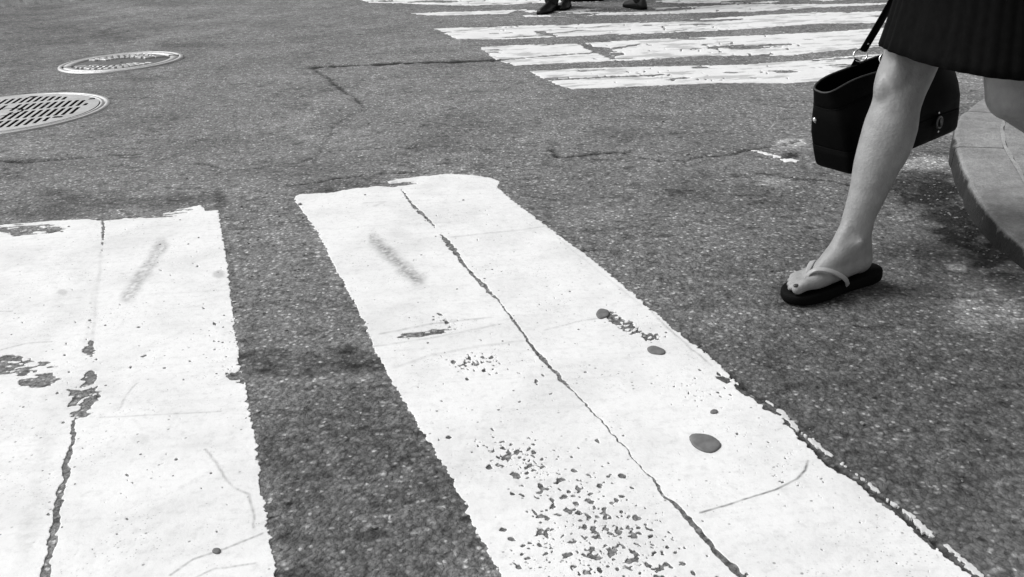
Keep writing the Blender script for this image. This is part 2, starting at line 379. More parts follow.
def build_road():
    st = 0.0030
    r = np.concatenate([[0.03, 0.2, 0.4, 0.6, 0.75], np.exp(np.arange(math.log(0.85), math.log(11.0), st)), [11.6, 13, 16, 22, 35, 60, 120, 300, 900]])
    fine = np.arange(R(-41), R(41), st); coarse = np.linspace(R(41), R(319), 40)
    a = np.concatenate([fine, coarse[:-1]])
    nr, na = len(r), len(a)
    RR, AA = np.meshgrid(r, a, indexing='ij')
    X = RR * np.sin(AA); Y = RR * np.cos(AA)
    Z = height(X, Y) * np.clip((20 - RR) / 10, 0, 1)
    px, py, _ = PIX(X, Y)
    front = (Y > 0.3) & (RR < 20)
    tone = np.ones_like(X)
    wn = fbm(X * 9, Y * 9, 21, 4); wn2 = fbm(X * 28, Y * 28, 31, 3); wn3 = fbm(X * 60, Y * 60, 37, 3)
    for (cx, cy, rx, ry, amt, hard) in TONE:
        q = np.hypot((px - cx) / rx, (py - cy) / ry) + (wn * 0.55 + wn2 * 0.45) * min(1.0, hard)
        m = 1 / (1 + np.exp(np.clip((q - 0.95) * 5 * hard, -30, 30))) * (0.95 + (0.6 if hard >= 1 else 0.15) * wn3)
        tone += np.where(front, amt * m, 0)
    # fine patchy streaks of grime and exposed stone
    tone = np.maximum(tone, 0.12); tone *= 1 + 0.20 * fbm(X * 70, Y * 70, 41, 2) + 0.12 * fbm(X * 4, Y * 4, 47, 3)
    dk = fbm(X * 22, Y * 38, 53, 3); tone *= 1 - 0.38 * np.clip((dk - 0.31) / 0.12, 0, 1); dk2 = fbm(X * 75, Y * 75, 59, 2); tone *= 1 - 0.35 * np.clip((dk2 - 0.30) / 0.1, 0, 1); tone *= 1 + 0.35 * np.clip((-dk2 - 0.30) / 0.1, 0, 1)
    crack = np.zeros_like(X)
    jx = 0.012 * fbm(X * 14, Y * 14, 61, 3); jy = 0.03 * fbm(X * 14, Y * 14, 67, 3)
    for pts, hw, s in CRACKS:
        P = [G(*p) for p in pts]
        d, t = polydist(X + jx, Y + jy, P)
        wv = hw * (0.75 + 1.1 * vnoise(t * 40, t * 0 + hw * 1000, 5))
        c = s * np.clip(1.3 - d / np.maximum(wv, 0.0015), 0, 1)
        crack = np.maximum(crack, np.where(front, c, 0))
    Z = Z - 0.006 * crack
    coarse_a = np.clip(1.0 + 0.9 * fbm(X * 1.5, Y * 1.5, 71, 2), 0.5, 1.5)
    coarse_a = np.where((py > 385) & (px < 520) & front, 1.6, coarse_a)
    # dips: gutter beside the kerb
    vid = np.arange(nr * na).reshape(nr, na)
    i, j = np.meshgrid(np.arange(nr - 1), np.arange(na), indexing='ij'); jn = (j + 1) % na
    quads = np.stack([vid[i, j], vid[i, jn], vid[i + 1, jn], vid[i + 1, j]], -1).reshape(-1, 4)[:, ::-1]
    xf, yf = X.ravel(), Y.ravel()
    keep = np.ones(len(quads), bool)
    for c, rad in MH:
        d = np.hypot(xf - c[0], yf - c[1])
        keep &= ~(d[quads].max(1) < rad - 0.02)
    quads = quads[keep]
    loops = quads.ravel(); starts = np.arange(0, len(loops), 4)
    ctr = np.array([vid[0, k] for k in range(na)])
    loops = np.concatenate([loops, ctr[::-1]]); starts = np.append(starts, len(loops) - na)
    V = np.stack([xf, yf, Z.ravel()], -1)
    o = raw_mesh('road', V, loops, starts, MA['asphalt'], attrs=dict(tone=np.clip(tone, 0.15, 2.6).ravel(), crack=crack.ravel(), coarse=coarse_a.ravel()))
    tag(o, kind='structure')
build_road()

# ------------------------------------------------------------------ marching squares: sheets with real worn edges, chips and slots
def march(name, X, Y, F, top, mat, parent=None, skirt=0.006, stain=None, mat2=None):
    """X, Y, F on a grid; sheet where F > 0; top(x, y) gives its height"""
    nr, na = X.shape
    ins = F > 0
    gid = np.cumsum(ins.ravel()).reshape(nr, na) - 1
    ng = int(ins.sum())
    Vx = [X[ins]]; Vy = [Y[ins]]; S = [stain[ins]] if stain is not None else None
    def edges(A0, A1):
        cr = ins[A0] != ins[A1]
        t = F[A0] / (F[A0] - F[A1] + 1e-20)
        idx = np.full(cr.shape, -1, np.int64)
        return cr, t, idx
    s00 = (slice(0, -1), slice(None)); s10 = (slice(1, None), slice(None))
    c1, t1, e1 = edges(s00, s10)
    e1[c1] = ng + np.arange(c1.sum()); n1 = int(c1.sum())
    Vx.append((X[s00] + (X[s10] - X[s00]) * t1)[c1]); Vy.append((Y[s00] + (Y[s10] - Y[s00]) * t1)[c1])
    q00 = (slice(None), slice(0, -1)); q01 = (slice(None), slice(1, None))
    c2, t2, e2 = edges(q00, q01)
    e2[c2] = ng + n1 + np.arange(c2.sum())
    Vx.append((X[q00] + (X[q01] - X[q00]) * t2)[c2]); Vy.append((Y[q00] + (Y[q01] - Y[q00]) * t2)[c2])
    if S is not None:
        S.append((stain[s00] + (stain[s10] - stain[s00]) * t1)[c1]); S.append((stain[q00] + (stain[q01] - stain[q00]) * t2)[c2])
    vx = np.concatenate(Vx); vy = np.concatenate(Vy)
    # corners: a(i,j) b(i+1,j) c(i+1,j+1) d(i,j+1); edges ab, bc, cd, da
    a, b, c, d = ins[:-1, :-1], ins[1:, :-1], ins[1:, 1:], ins[:-1, 1:]
    ga, gb, gc, gd = gid[:-1, :-1], gid[1:, :-1], gid[1:, 1:], gid[:-1, 1:]
    ab, bc, cd_, da = e1[:, :-1], e2[1:, :], e1[:, 1:], e2[:-1, :]
    code = a * 1 + b * 2 + c * 4 + d * 8
    cor = [(1, ga), (2, gb), (4, gc), (8, gd)]; edg = [ab, bc, cd_, da]
    faces = {3: [], 4: [], 5: [], 6: []}; segs = []
    for k in range(1, 16):
        m = code == k
        if not m.any(): continue
        polys = []
        if k in (5, 10):
            for q in range(4):
                if k & (1 << q): polys.append([edg[q - 1], cor[q][1], edg[q]])
        else:
            poly = []
            for q in range(4):
                if k & (1 << q): poly.append(cor[q][1])
                nq = (q + 1) % 4
                if bool(k & (1 << q)) != bool(k & (1 << nq)): poly.append(edg[q])
            polys.append(poly)
        for poly in polys:
            faces[len(poly)].append(np.stack([p[m] for p in poly], -1))
            n = len(poly)
            for q in range(n):
                if any(poly[q] is e for e in edg) and any(poly[(q + 1) % n] is e for e in edg):
                    segs.append(np.stack([poly[q][m], poly[(q + 1) % n][m]], -1))
    zt = top(vx, vy); V = np.stack([vx, vy, zt], -1); nv = len(V)
    lp = []; stt = []; off = 0
    segs = np.concatenate(segs) if segs else np.zeros((0, 2), int)
    bi = np.unique(segs); rem = np.full(nv, -1); rem[bi] = nv + np.arange(len(bi))
    VB = V[bi].copy(); VB[:, 2] -= skirt; V = np.concatenate([V, VB])
    faces[4].append(np.stack([segs[:, 1], segs[:, 0], rem[segs[:, 0]], rem[segs[:, 1]]], -1))
    for n, fl in faces.items():
        for f in fl:
            lp.append(f.ravel()); stt.append(off + np.arange(0, f.size, n)); off += f.size
    at = None
    if S is not None:
        sv = np.concatenate(S); at = dict(stain=np.concatenate([sv, sv[bi]]))
    o = raw_mesh(name, V, np.concatenate(lp), np.concatenate(stt), mat, parent, attrs=at)
    me = o.data   # make the sheet face up
    nz = np.zeros(len(me.polygons) * 3); me.polygons.foreach_get('normal', nz)
    if np.median(nz[2::3]) < 0: me.flip_normals()
    if mat2 is not None:      # near-black material on the slot sides
        me.materials.append(mat2); me.polygons.foreach_set('material_index', (np.abs(nz[2::3]) < 0.5).astype(np.int32))
    return o
def polar(x0, x1, st, stt=None, pad=0.06):
    r0, r1, a0, a1 = x0[0], x0[1], x1[0], x1[1]
    r = np.exp(np.arange(math.log(r0), math.log(r1), st)); a = np.arange(a0, a1, stt or st)
    RR, AA = np.meshgrid(r, a, indexing='ij')
    return RR * np.sin(AA), RR * np.cos(AA)
def span(P):
    P = np.array(P)[:, :2]; r = np.hypot(P[:, 0], P[:, 1]); a = np.arctan2(P[:, 0], P[:, 1])
    return (r.min() * 0.96, r.max() * 1.03), (a.min() - 0.03, a.max() + 0.03)

PAINT_T = 0.0016
def paint_top(x, y):
    return height(x, y) + PAINT_T + 0.0006 * fbm(x * 30, y * 30, 91, 2)
class Sheet:
    """a painted stripe: outline, then things taken away from or stained into it"""
    def __init__(s, poly, st, rag=0.004, seed=0, stt=None):
        s.P = [G(*p) for p in poly]; s.X, s.Y = polar(*span(s.P), st, stt)
        s.px, s.py, s.zc = PIX(s.X, s.Y); s.seed = seed
        s.F = polysd(s.X, s.Y, s.P)
        s.n1 = fbm(s.X * 28, s.Y * 28, seed, 3); s.n2 = fbm(s.X * 95, s.Y * 95, seed + 9, 2)
        s.n3 = fbm(s.X * 210, s.Y * 210, seed + 19, 2)
        s.F = s.F + rag * (1.5 * s.n1 + 1.4 * s.n2 + 1.3 * s.n3)
        s.S = np.zeros_like(s.X)
    def line(s, pts, hw, var=0.6, breaks=0.0, jit=0.5):
        P = [G(*p) for p in pts]
        k = 0.004 * jit
        d, t = polydist(s.X + k * s.n1 * 2, s.Y + k * s.n2 * 3, P)
        hw = np.interp(t, np.linspace(0, 1, len(hw)), hw) if hasattr(hw, '__len__') else hw
        wv = hw * (1 + var * 2 * vnoise(t * 60, t * 0, s.seed + 3)) - breaks * np.clip(vnoise(t * 23, t * 0, s.seed + 5), 0, 1) * 0.02
        s.F = np.minimum(s.F, d - wv)
    def hair(s, pts, w, amt):
        P = [G(*p) for p in pts]; d, t = polydist(s.X + 0.004 * s.n1, s.Y + 0.004 * s.n1, P)
        s.S = np.maximum(s.S, amt * np.clip(1.2 - d / w, 0, 1) * (0.8 + 0.8 * vnoise(t * 30, t * 0, s.seed + 1)))
    def hole(s, cx, cy, rx, ry, ang=0.0, rag=0.35):
        c, n = math.cos(ang), math.sin(ang); dx, dy = s.px - cx, s.py - cy
        q = np.hypot((dx * c + dy * n) / rx, (-dx * n + dy * c) / ry) + rag * (1.5 * s.n1 + s.n2)
        s.F = np.minimum(s.F, (q - 1) * min(rx, ry) * s.zc / FPX)
    def worn(s, cx, cy, rx, ry, ang=0.0, dens=0.0, fx=70, fy=70):
        """ragged loss: more paint gone near the middle"""
        c, n = math.cos(ang), math.sin(ang); dx, dy = s.px - cx, s.py - cy
        q = np.hypot((dx * c + dy * n) / rx, (-dx * n + dy * c) / ry)
        nn = fbm(s.X * fx, s.Y * fy, s.seed + 33, 3)
        f = (nn * 1.5 - dens) + 0.8 * np.clip(q, 0, 2.5) ** 2 - 0.45 + 0.6 * s.n2
        s.F = np.minimum(s.F, f * 0.01)
    def chips(s, cx, cy, sx, sy, n, r0, r1, ang=0.0):
        n = int(n * 2.0); r1 = r0 + (r1 - r0) * 0.8
        g = np.random.default_rng(int(cx * 7 + cy))
        for _ in range(n):
            u, v = g.normal() * sx, g.normal() * sy
            x = cx + u * math.cos(ang) - v * math.sin(ang); y = cy + u * math.sin(ang) + v * math.cos(ang)
            rr = (r0 + (r1 - r0) * g.random() ** 3.0); th = g.uniform(-0.6, 0.9); asp = g.uniform(0.4, 0.85)
            m = (np.abs(s.px - x) < rr * 2.2) & (np.abs(s.py - y) < rr * 2.2)
            if not m.any(): continue
            dx, dy = s.px[m] - x, s.py[m] - y; c, k = math.cos(th), math.sin(th)
            q = np.hypot((dx * c + dy * k) / rr, (-dx * k + dy * c) / (rr * asp)) + 1.3 * s.n2[m] + 1.0 * s.n3[m]
            s.F[m] = np.minimum(s.F[m], (q - 1) * rr * asp * s.zc[m] / FPX)
    def smudge(s, pts, w, amt, hollow=0.0):
        P = [np.array([p[0], p[1]]) for p in pts]; d, t = polydist(s.px, s.py, P)
        q = d / w + 0.35 * s.n1 + 0.25 * s.n2
        v = np.clip(1.25 - q, 0, 1) ** 1.2
        if hollow: v = v * (1 - hollow * np.clip(1 - q * 2.2, 0, 1) * (0.6 + 1.0 * (s.n1 > 0)))
        s.S = np.maximum(s.S, amt * v * np.clip(1.0 + 0.9 * s.n2 + 0.9 * s.n3, 0.2, 1.5))
    def blot(s, cx, cy, rx, ry, amt):
        q = np.hypot((s.px - cx) / rx, (s.py - cy) / ry) + 0.4 * s.n1 + 0.2 * s.n2
        s.S = np.maximum(s.S, amt * np.clip((1.2 - q) * 2.0, 0, 1))
    def build(s, name, mat, parent=None):
        return march(name, s.X, s.Y, s.F, paint_top, mat, parent, skirt=PAINT_T + 0.003, stain=np.clip(s.S, 0, 0.95))

def stripe(poly, label, group, st, cb, mat, seed, rag=0.004, stt=None):
    s = Sheet(poly, st, rag, seed, stt); cb(s)
    o = s.build('crosswalk_stripe', mat)
    return tag(o, label, 'road marking', group)

# near left stripe
def left_feat(s):
    s.line([(103, 222), (103.5, 240), (102, 255)], [0.0045, 0.003, 0.0005], 0.6)
    s.hair([(102, 250), (99, 280), (95, 310), (92, 345)], 0.006, 0.16)
    s.hair([(96, 285), (90, 320), (86, 345)], 0.006, 0.10)
    s.line([(74, 420), (71, 450), (66, 480), (60, 510), (52, 545), (45, 577), (36, 610), (20, 680)], [0.003, 0.005, 0.005, 0.0055, 0.006, 0.006, 0.006, 0.006], 0.35, jit=1.0)
    s.F = np.where((np.hypot((s.px - 90) / 4.5, (s.py - 354) / 4) > 1), s.F, 1) if False else s.F
    s.hole(90, 352, 7.5, 6, 0.0, 0.9); s.hole(91, 344, 3.0, 7, 0.0, 0.7)
    s.worn(85, 393, 15, 24, 0.35, 0.06, 60, 45)
    s.worn(12, 366, 40, 8, 0.05, 0.12, 40, 90); s.worn(40, 380, 22, 7, -0.1, 0.05, 40, 90)
    s.worn(25, 231, 40, 5, -0.04, 0.05, 20, 90); s.worn(150, 216, 36, 3.5, -0.12, 0.12, 20, 120)
    s.worn(240, 376, 12, 6, 0, 0.1)
    s.chips(120, 340, 60, 22, 34, 0.6, 2.4); s.chips(200, 265, 20, 10, 12, 0.5, 1.6); s.chips(228, 345, 8, 25, 26, 0.5, 1.8)
    s.chips(130, 460, 70, 55, 26, 0.6, 2.0); s.chips(60, 450, 30, 60, 12, 0.6, 1.8); s.chips(55, 270, 45, 20, 10, 0.5, 1.2); s.chips(190, 500, 45, 40, 14, 0.6, 2.4)
    s.smudge([(162, 246), (148, 268), (127, 297)], 7.5, 0.42, 0.55)
    s.blot(219, 275, 7, 4, 0.32); s.blot(63, 293, 5, 3, 0.26); s.smudge([(45, 440), (36, 500), (25, 560)], 11, 0.10); s.blot(140, 440, 8, 5, 0.10)
    s.hair([(0, 312), (12, 312)], 0.004, 0.4); s.hair([(2, 350), (30, 343), (52, 342)], 0.004, 0.35)
    s.hair([(100, 418), (160, 415), (220, 412)], 0.0028, 0.3); s.hair([(120, 410), (126, 395), (138, 383)], 0.0028, 0.3)
    s.hair([(205, 450), (220, 470), (232, 487), (248, 496), (254, 520), (252, 530)], 0.0028, 0.4); s.hair([(170, 577), (195, 560), (225, 550), (262, 535)], 0.003, 0.45); s.hair([(185, 585), (215, 570), (255, 565)], 0.0028, 0.35)
left_poly = [(-150, 238), (-40, 229), (0, 226), (52, 222), (87, 220), (104, 222), (139, 217), (175, 211), (201, 205.5), (206, 212), (218, 211), (223, 240), (227, 267), (233, 315), (239, 362), (245, 385), (256, 450), (265, 513), (276, 577), (292, 680), (320, 860), (-210, 860), (-180, 577)]
stripe(left_poly, 'broad white painted crosswalk stripe running off the left and bottom edges, grey seam down it', 'near crosswalk stripes', 0.0016, left_feat, MA['paint'], 100, 0.0035)

# near right stripe
def right_feat(s):
    s.line([(401.6, 189.6), (409, 200), (417, 210), (425, 217), (433, 225), (436, 229)], [0.002, 0.003, 0.0045, 0.007, 0.005, 0.001], 0.6)
    s.line([(442, 235), (447, 241), (456, 253), (467, 267.6), (480, 281), (495, 297)], [0.004, 0.009, 0.005, 0.0035, 0.007, 0.004], 0.5)
    s.line([(495, 297), (507, 311), (518, 325), (528, 339), (537, 352.7), (551, 368), (565, 383), (582, 401), (598, 419), (615, 438), (634, 459.5), (650, 478), (667, 498), (681, 513), (694, 526.6), (707, 541), (720, 557), (745, 580), (800, 640), (900, 760)],
           [0.003, 0.0024, 0.0028, 0.0034, 0.0036, 0.004, 0.0036, 0.003, 0.002, 0.0016, 0.0014, 0.0018, 0.0032, 0.005, 0.0065, 0.0075, 0.008, 0.008, 0.008, 0.008], 0.3, jit=0.9)
    s.chips(478, 362, 16, 5, 46, 0.7, 2.6); s.chips(520, 380, 22, 22, 18, 0.6, 2.2)
    s.chips(515, 458, 24, 10, 80, 0.7, 3.2, 0.35); s.chips(560, 485, 30, 14, 40, 0.8, 3.6, 0.5)
    s.chips(600, 520, 36, 22, 120, 0.9, 4.4, 0.45); s.chips(585, 555, 42, 20, 80, 0.9, 5.0, 0.2); s.chips(640, 555, 30, 16, 46, 0.8, 4.0)
    s.chips(600, 590, 70, 20, 60, 1, 5); s.chips(540, 545, 10, 12, 8, 1, 4.0)
    s.worn(425, 333, 26, 2.6, -0.12, 0.16, 30, 120); s.chips(445, 322, 10, 3, 9, 0.7, 3); s.hair([(380, 334), (430, 324), (490, 317)], 0.006, 0.28); s.hair([(375, 346), (430, 338), (500, 324)], 0.005, 0.2)
    s.hair([(395, 367), (430, 355), (480, 346), (520, 341)], 0.007, 0.18)
    s.hair([(452, 237), (480, 234), (520, 230), (550, 226)], 0.007, 0.2); s.hair([(365, 203), (385, 202), (375, 206)], 0.008, 0.22)
    s.worn(622, 323, 20, 6, 0.55, 0.13, 110, 110); s.worn(650, 337, 10, 4, 0.4, 0.05, 110, 110); s.chips(640, 330, 14, 5, 20, 0.6, 2.6, 0.5)
    s.chips(700, 390, 22, 9, 30, 0.5, 1.6); s.worn(722, 378, 10, 4, 0.7, 0.13); s.worn(742, 391, 9, 2.5, 0.7, 0.10); s.worn(765, 407, 6, 4, 0.5, -0.1)
    s.hole(769, 408, 5, 3, 0.2, 0.25)
    s.chips(770, 445, 40, 25, 40, 0.5, 1.5, 0.6); s.chips(840, 510, 60, 30, 50, 0.5, 1.6, 0.6)
    s.hair([(640, 298), (665, 325), (690, 348), (712, 366)], 0.003, 0.4); s.hair([(530, 213), (560, 240), (600, 272), (640, 305)], 0.003, 0.16)
    s.hair([(700, 514), (735, 503), (775, 491), (798, 479), (806, 470), (808, 461)], 0.0026, 0.75)
    s.hair([(545, 330), (575, 322), (600, 318)], 0.004, 0.2)
    s.chips(470, 250, 50, 30, 14, 0.4, 1.2); s.chips(560, 300, 40, 30, 16, 0.5, 1.3); s.chips(680, 480, 50, 40, 18, 0.5, 1.6); s.chips(440, 400, 20, 40, 12, 0.5, 1.5)
    s.chips(350, 285, 10, 30, 12, 0.4, 1.2)
    s.smudge([(374, 240), (390, 255), (404, 267), (416, 279)], 7.5, 0.44); s.smudge([(402, 268), (419, 280)], 8, 0.40)
    dd, tt = polydist(s.X, s.Y, [G(*p) for p in [(766, 401), (778, 409), (795, 427), (812, 441), (836, 460), (860, 477), (883, 496), (910, 515), (929, 533), (948, 547), (970, 566), (1002, 592), (1060, 640)]])
    old = 0.0030 * (0.75 + 1.5 * vnoise(tt * 34, tt * 0, 77)) - dd + 0.006 * s.n2 + 0.006 * s.n3
    s.S = np.where(old > s.F, 0.22, s.S)
    s.F = np.maximum(s.F, old)
    s.blot(400, 234, 14, 5, 0.08); s.worn(402, 184, 20, 2.5, -0.08, 0.1, 30, 120)
right_poly = [(294, 199), (299, 195), (333, 193), (356, 189), (377, 186.5), (392, 187), (388, 182), (400, 179), (417, 177), (450, 174), (470, 175), (492, 178), (500, 182), (498, 188), (517, 204), (560.6, 236), (596, 263), (629, 290), (662.6, 320.5), (688, 341), (709.7, 356.5), (737.4, 384), (760, 404), (779, 418), (795, 432), (816.7, 458), (850, 480), (893, 513.5), (936, 550), (970, 577), (1075, 660), (1330, 860), (640, 860), (555, 690), (499, 577), (467, 510), (440, 458), (407, 405), (379, 358), (360, 314), (336, 269), (320, 235)]
stripe(right_poly, 'white painted crosswalk stripe in the middle foreground with a thin crack and dark chips', 'near crosswalk stripes', 0.0016, right_feat, MA['paint'], 200)
# far crossing
def far_feat(wears, lines, chips):
    def f(s):
        wear = fbm(s.X * 4.5, s.Y * 17, s.seed + 61, 4, 0.62); s.F = np.minimum(s.F, (wear + 0.48) * 0.03)
        s.S = np.maximum(s.S, 0.35 * np.clip((fbm(s.X * 7, s.Y * 24, s.seed + 71, 4, 0.6) - 0.14) / 0.2, 0, 1))
        for a in lines: s.line(*a)
        for a in wears: s.worn(*a)
        for a in chips: s.chips(*a)
    return f
FS, FA = 0.0034, 0.0020
GRP = 'far crosswalk stripes'
stripe([(528, 71), (600, 68), (680, 66.5), (746, 65), (800, 61), (852, 55.7), (881, 54), (935, 50), (940, 74), (880, 77.5), (817, 81.5), (787, 83.5), (717, 83.5), (640, 87), (600, 88.5), (574, 89.4), (562.7, 87), (551, 82.5), (545, 79.7)],
       'nearest stripe of the far crossing, white, directly left of the handbag', GRP, FS,
       far_feat([(700, 68, 12, 1.2, 0, 0.1, 8, 30), (785, 72, 16, 1.4, 0, 0.15, 8, 30), (730, 73, 10, 1.0, 0, 0.1, 8, 30), (850, 66, 20, 2, 0, 0.05, 8, 30)],
                [([(540, 80.5), (575, 79.5), (610, 77.5), (650, 76), (662, 75)], 0.02, 0.5)], [(680, 77, 70, 4, 30, 0.4, 1.8)]), MA['far_paint'], 500, 0.008, FA)
stripe([(480.6, 47), (500, 46), (530, 44.5), (580, 43.4), (640, 39.6), (688, 38), (776, 35), (830, 32), (875, 29), (935, 25), (938, 42), (875, 47), (858, 48.3), (787.5, 55.7), (702.5, 55.7), (640, 60), (600, 61.5), (560, 63.5), (516, 65), (505, 62), (497, 60), (487, 52)],
       'second stripe of the far crossing, white with a dark crack and worn hollow', GRP, FS,
       far_feat([(602, 51, 12, 3.5, 0.1, 0.2, 7, 20), (617, 53.5, 7, 2.2, 0, 0.25, 7, 20), (585, 46, 8, 2, 0.4, 0.15, 7, 20), (712, 48, 9, 1.6, 0.3, 0.2, 8, 25), (745, 47, 28, 2.5, 0, 0.1, 6, 25), (775, 45, 20, 1.6, 0, 0.1, 6, 25), (690, 58, 20, 1, 0, 0.1, 6, 25), (690, 39, 16, 0.8, 0, 0.12, 6, 25)],
                [([(497, 60), (530, 57), (560, 54.5), (590, 53), (612, 49), (640, 44)], [0.03, 0.02, 0.02, 0.02, 0.025, 0.02], 0.6), ([(580, 43), (592, 48), (602, 52), (612, 58)], 0.025, 0.6)], [(720, 48, 60, 4, 40, 0.4, 2.2)]), MA['far_paint'], 510, 0.012, FA)
stripe([(435, 28.7), (448, 27.8), (480, 27), (516, 25.8), (560, 24.5), (600, 23.5), (640, 22), (688, 20), (730, 17.5), (776, 14.6), (820, 12.5), (864, 12.3), (925, 9), (928, 20), (875, 23.4), (820, 24), (746.5, 29.3), (660, 33), (600, 35), (545, 37.5), (500, 39), (457, 39), (445, 33)],
       'third stripe of the far crossing, white with a sharp ragged left end', GRP, FS,
       far_feat([(545, 33, 10, 1.8, 0.3, 0.2, 6, 18), (640, 22, 60, 1.2, -0.03, 0.05, 5, 14), (700, 21, 40, 1.2, -0.03, 0.05, 5, 14), (490, 27, 40, 1.2, 0, 0.05, 5, 14)],
                [([(537, 31), (545, 34), (556, 36)], 0.02, 0.6)], [(650, 27, 90, 3, 26, 0.4, 1.6)]), MA['far_paint'], 520, 0.016, FA)
stripe([(411, 13.4), (440, 12), (470, 11.5), (500, 10.5), (524, 9.3), (540, 10.8), (600, 8.5), (640, 7.6), (700, 6), (746, 4.2), (800, 4.2), (840, 4.4), (900, 3), (900, 4.2), (860, 6), (815, 7.5), (780, 10.2), (746, 12), (700, 12.5), (640, 14.4), (600, 15), (560, 16.5), (525, 17), (518, 13.5), (480, 14.5), (440, 15.4), (425, 15)],
       'fourth stripe of the far crossing, thin, worn and broken at its left', GRP, FS,
       far_feat([(560, 13.5, 36, 3, 0, 0.12, 4, 9), (620, 10, 40, 2.4, -0.03, 0.10, 4, 9), (680, 9, 40, 2.0, -0.05, 0.05, 4, 9), (520, 13, 9, 3, 0, 0.2, 4, 9)], [], [(640, 11, 60, 2, 40, 0.4, 1.8)]), MA['far_paint'], 530, 0.02, FA)
stripe([(358, -1), (420, -4), (520, -7), (700, -10), (860, -14), (860, -1), (820, 1.5), (770, 3), (740, 3.2), (680, 3), (640, 1), (560, 2.5), (530, 3), (490, 5.5), (455, 5.6), (430, 4.5), (400, 3.5), (370, 2.5)],
       'farthest stripe, partly cut off by the top edge of the picture', GRP, FS,
       far_feat([(440, 1.5, 60, 1.6, 0, 0.1, 4, 8), (600, 0, 60, 2, 0, 0.1, 4, 8), (760, 1, 50, 2, 0, 0.1, 4, 8), (480, 5, 40, 1.2, 0, 0.15, 4, 8)], [], [(560, 0, 120, 2, 40, 0.4, 1.8)]), MA['far_paint'], 540, 0.02, FA)
# small white streak beside the pale hump in the middle of the road
s = Sheet([(753, 151), (762, 152), (774, 154.5), (785, 159), (797, 160.5), (796, 162.2), (786, 161.6), (774, 157), (760, 153.6)], 0.002, 0.010, 601)
tag(s.build('paint_streak', MA['far_paint']), 'short white streak on the asphalt left of the handbag bottom', 'road marking')

# ------------------------------------------------------------------ gum spots on the paint
def gum(cx, cy, rx, ry, mat, label, seed, tilt=0.0):
    ct_, st_ = math.cos(tilt), math.sin(tilt)
    c = G(cx, cy); ex = G(cx + rx * ct_, cy + rx * st_) - c; ey = G(cx + ry * st_, cy - ry * ct_) - c
    bm = bmesh.new(); g = np.random.default_rng(seed); n = 22
    ph = g.uniform(0, 6.28, 3); rings = []
    for q, hz in ((1.0, -0.001), (0.97, 0.0012), (0.85, 0.0022), (0.5, 0.0026), (0.08, 0.0024)):
        ring = []
        for t in np.linspace(0, 2 * math.pi, n, endpoint=False):
            k = q * (1 + 0.06 * math.sin(2 * t + ph[0]) + 0.05 * math.sin(3 * t + ph[1]) + 0.03 * math.sin(5 * t + ph[2]))
            ring.append(ex * math.cos(t) * k + ey * math.sin(t) * k + np.array([0, 0, hz]))
        rings.append(ring)
    loft(bm, rings)
    o = bm_obj('gum_spot', bm, mat)
    o.location = (c[0], c[1], h1(c[0], c[1]) + PAINT_T + 0.0006)
    tag(o, label, 'gum', 'flattened gum spots')
gum(705, 444, 16.5, 8.5, MA['gum'], 'large dark oval gum spot at the lower right of the cracked stripe', 1, 0.22)
gum(656, 351, 9, 4.2, MA['gum'], 'dark flat gum spot near the right edge of the cracked stripe', 2, 0.2)
gum(602.5, 314, 6.5, 5, MA['gum'], 'small dark gum spot at the top of the chipped trail', 3)
gum(714, 413, 4, 2, MA['gum'], 'tiny dark gum speck just above the large oval spot', 4)
gum(217, 553, 4.6, 2.6, MA['gum'], 'tiny dark gum speck at the bottom of the left stripe', 5)

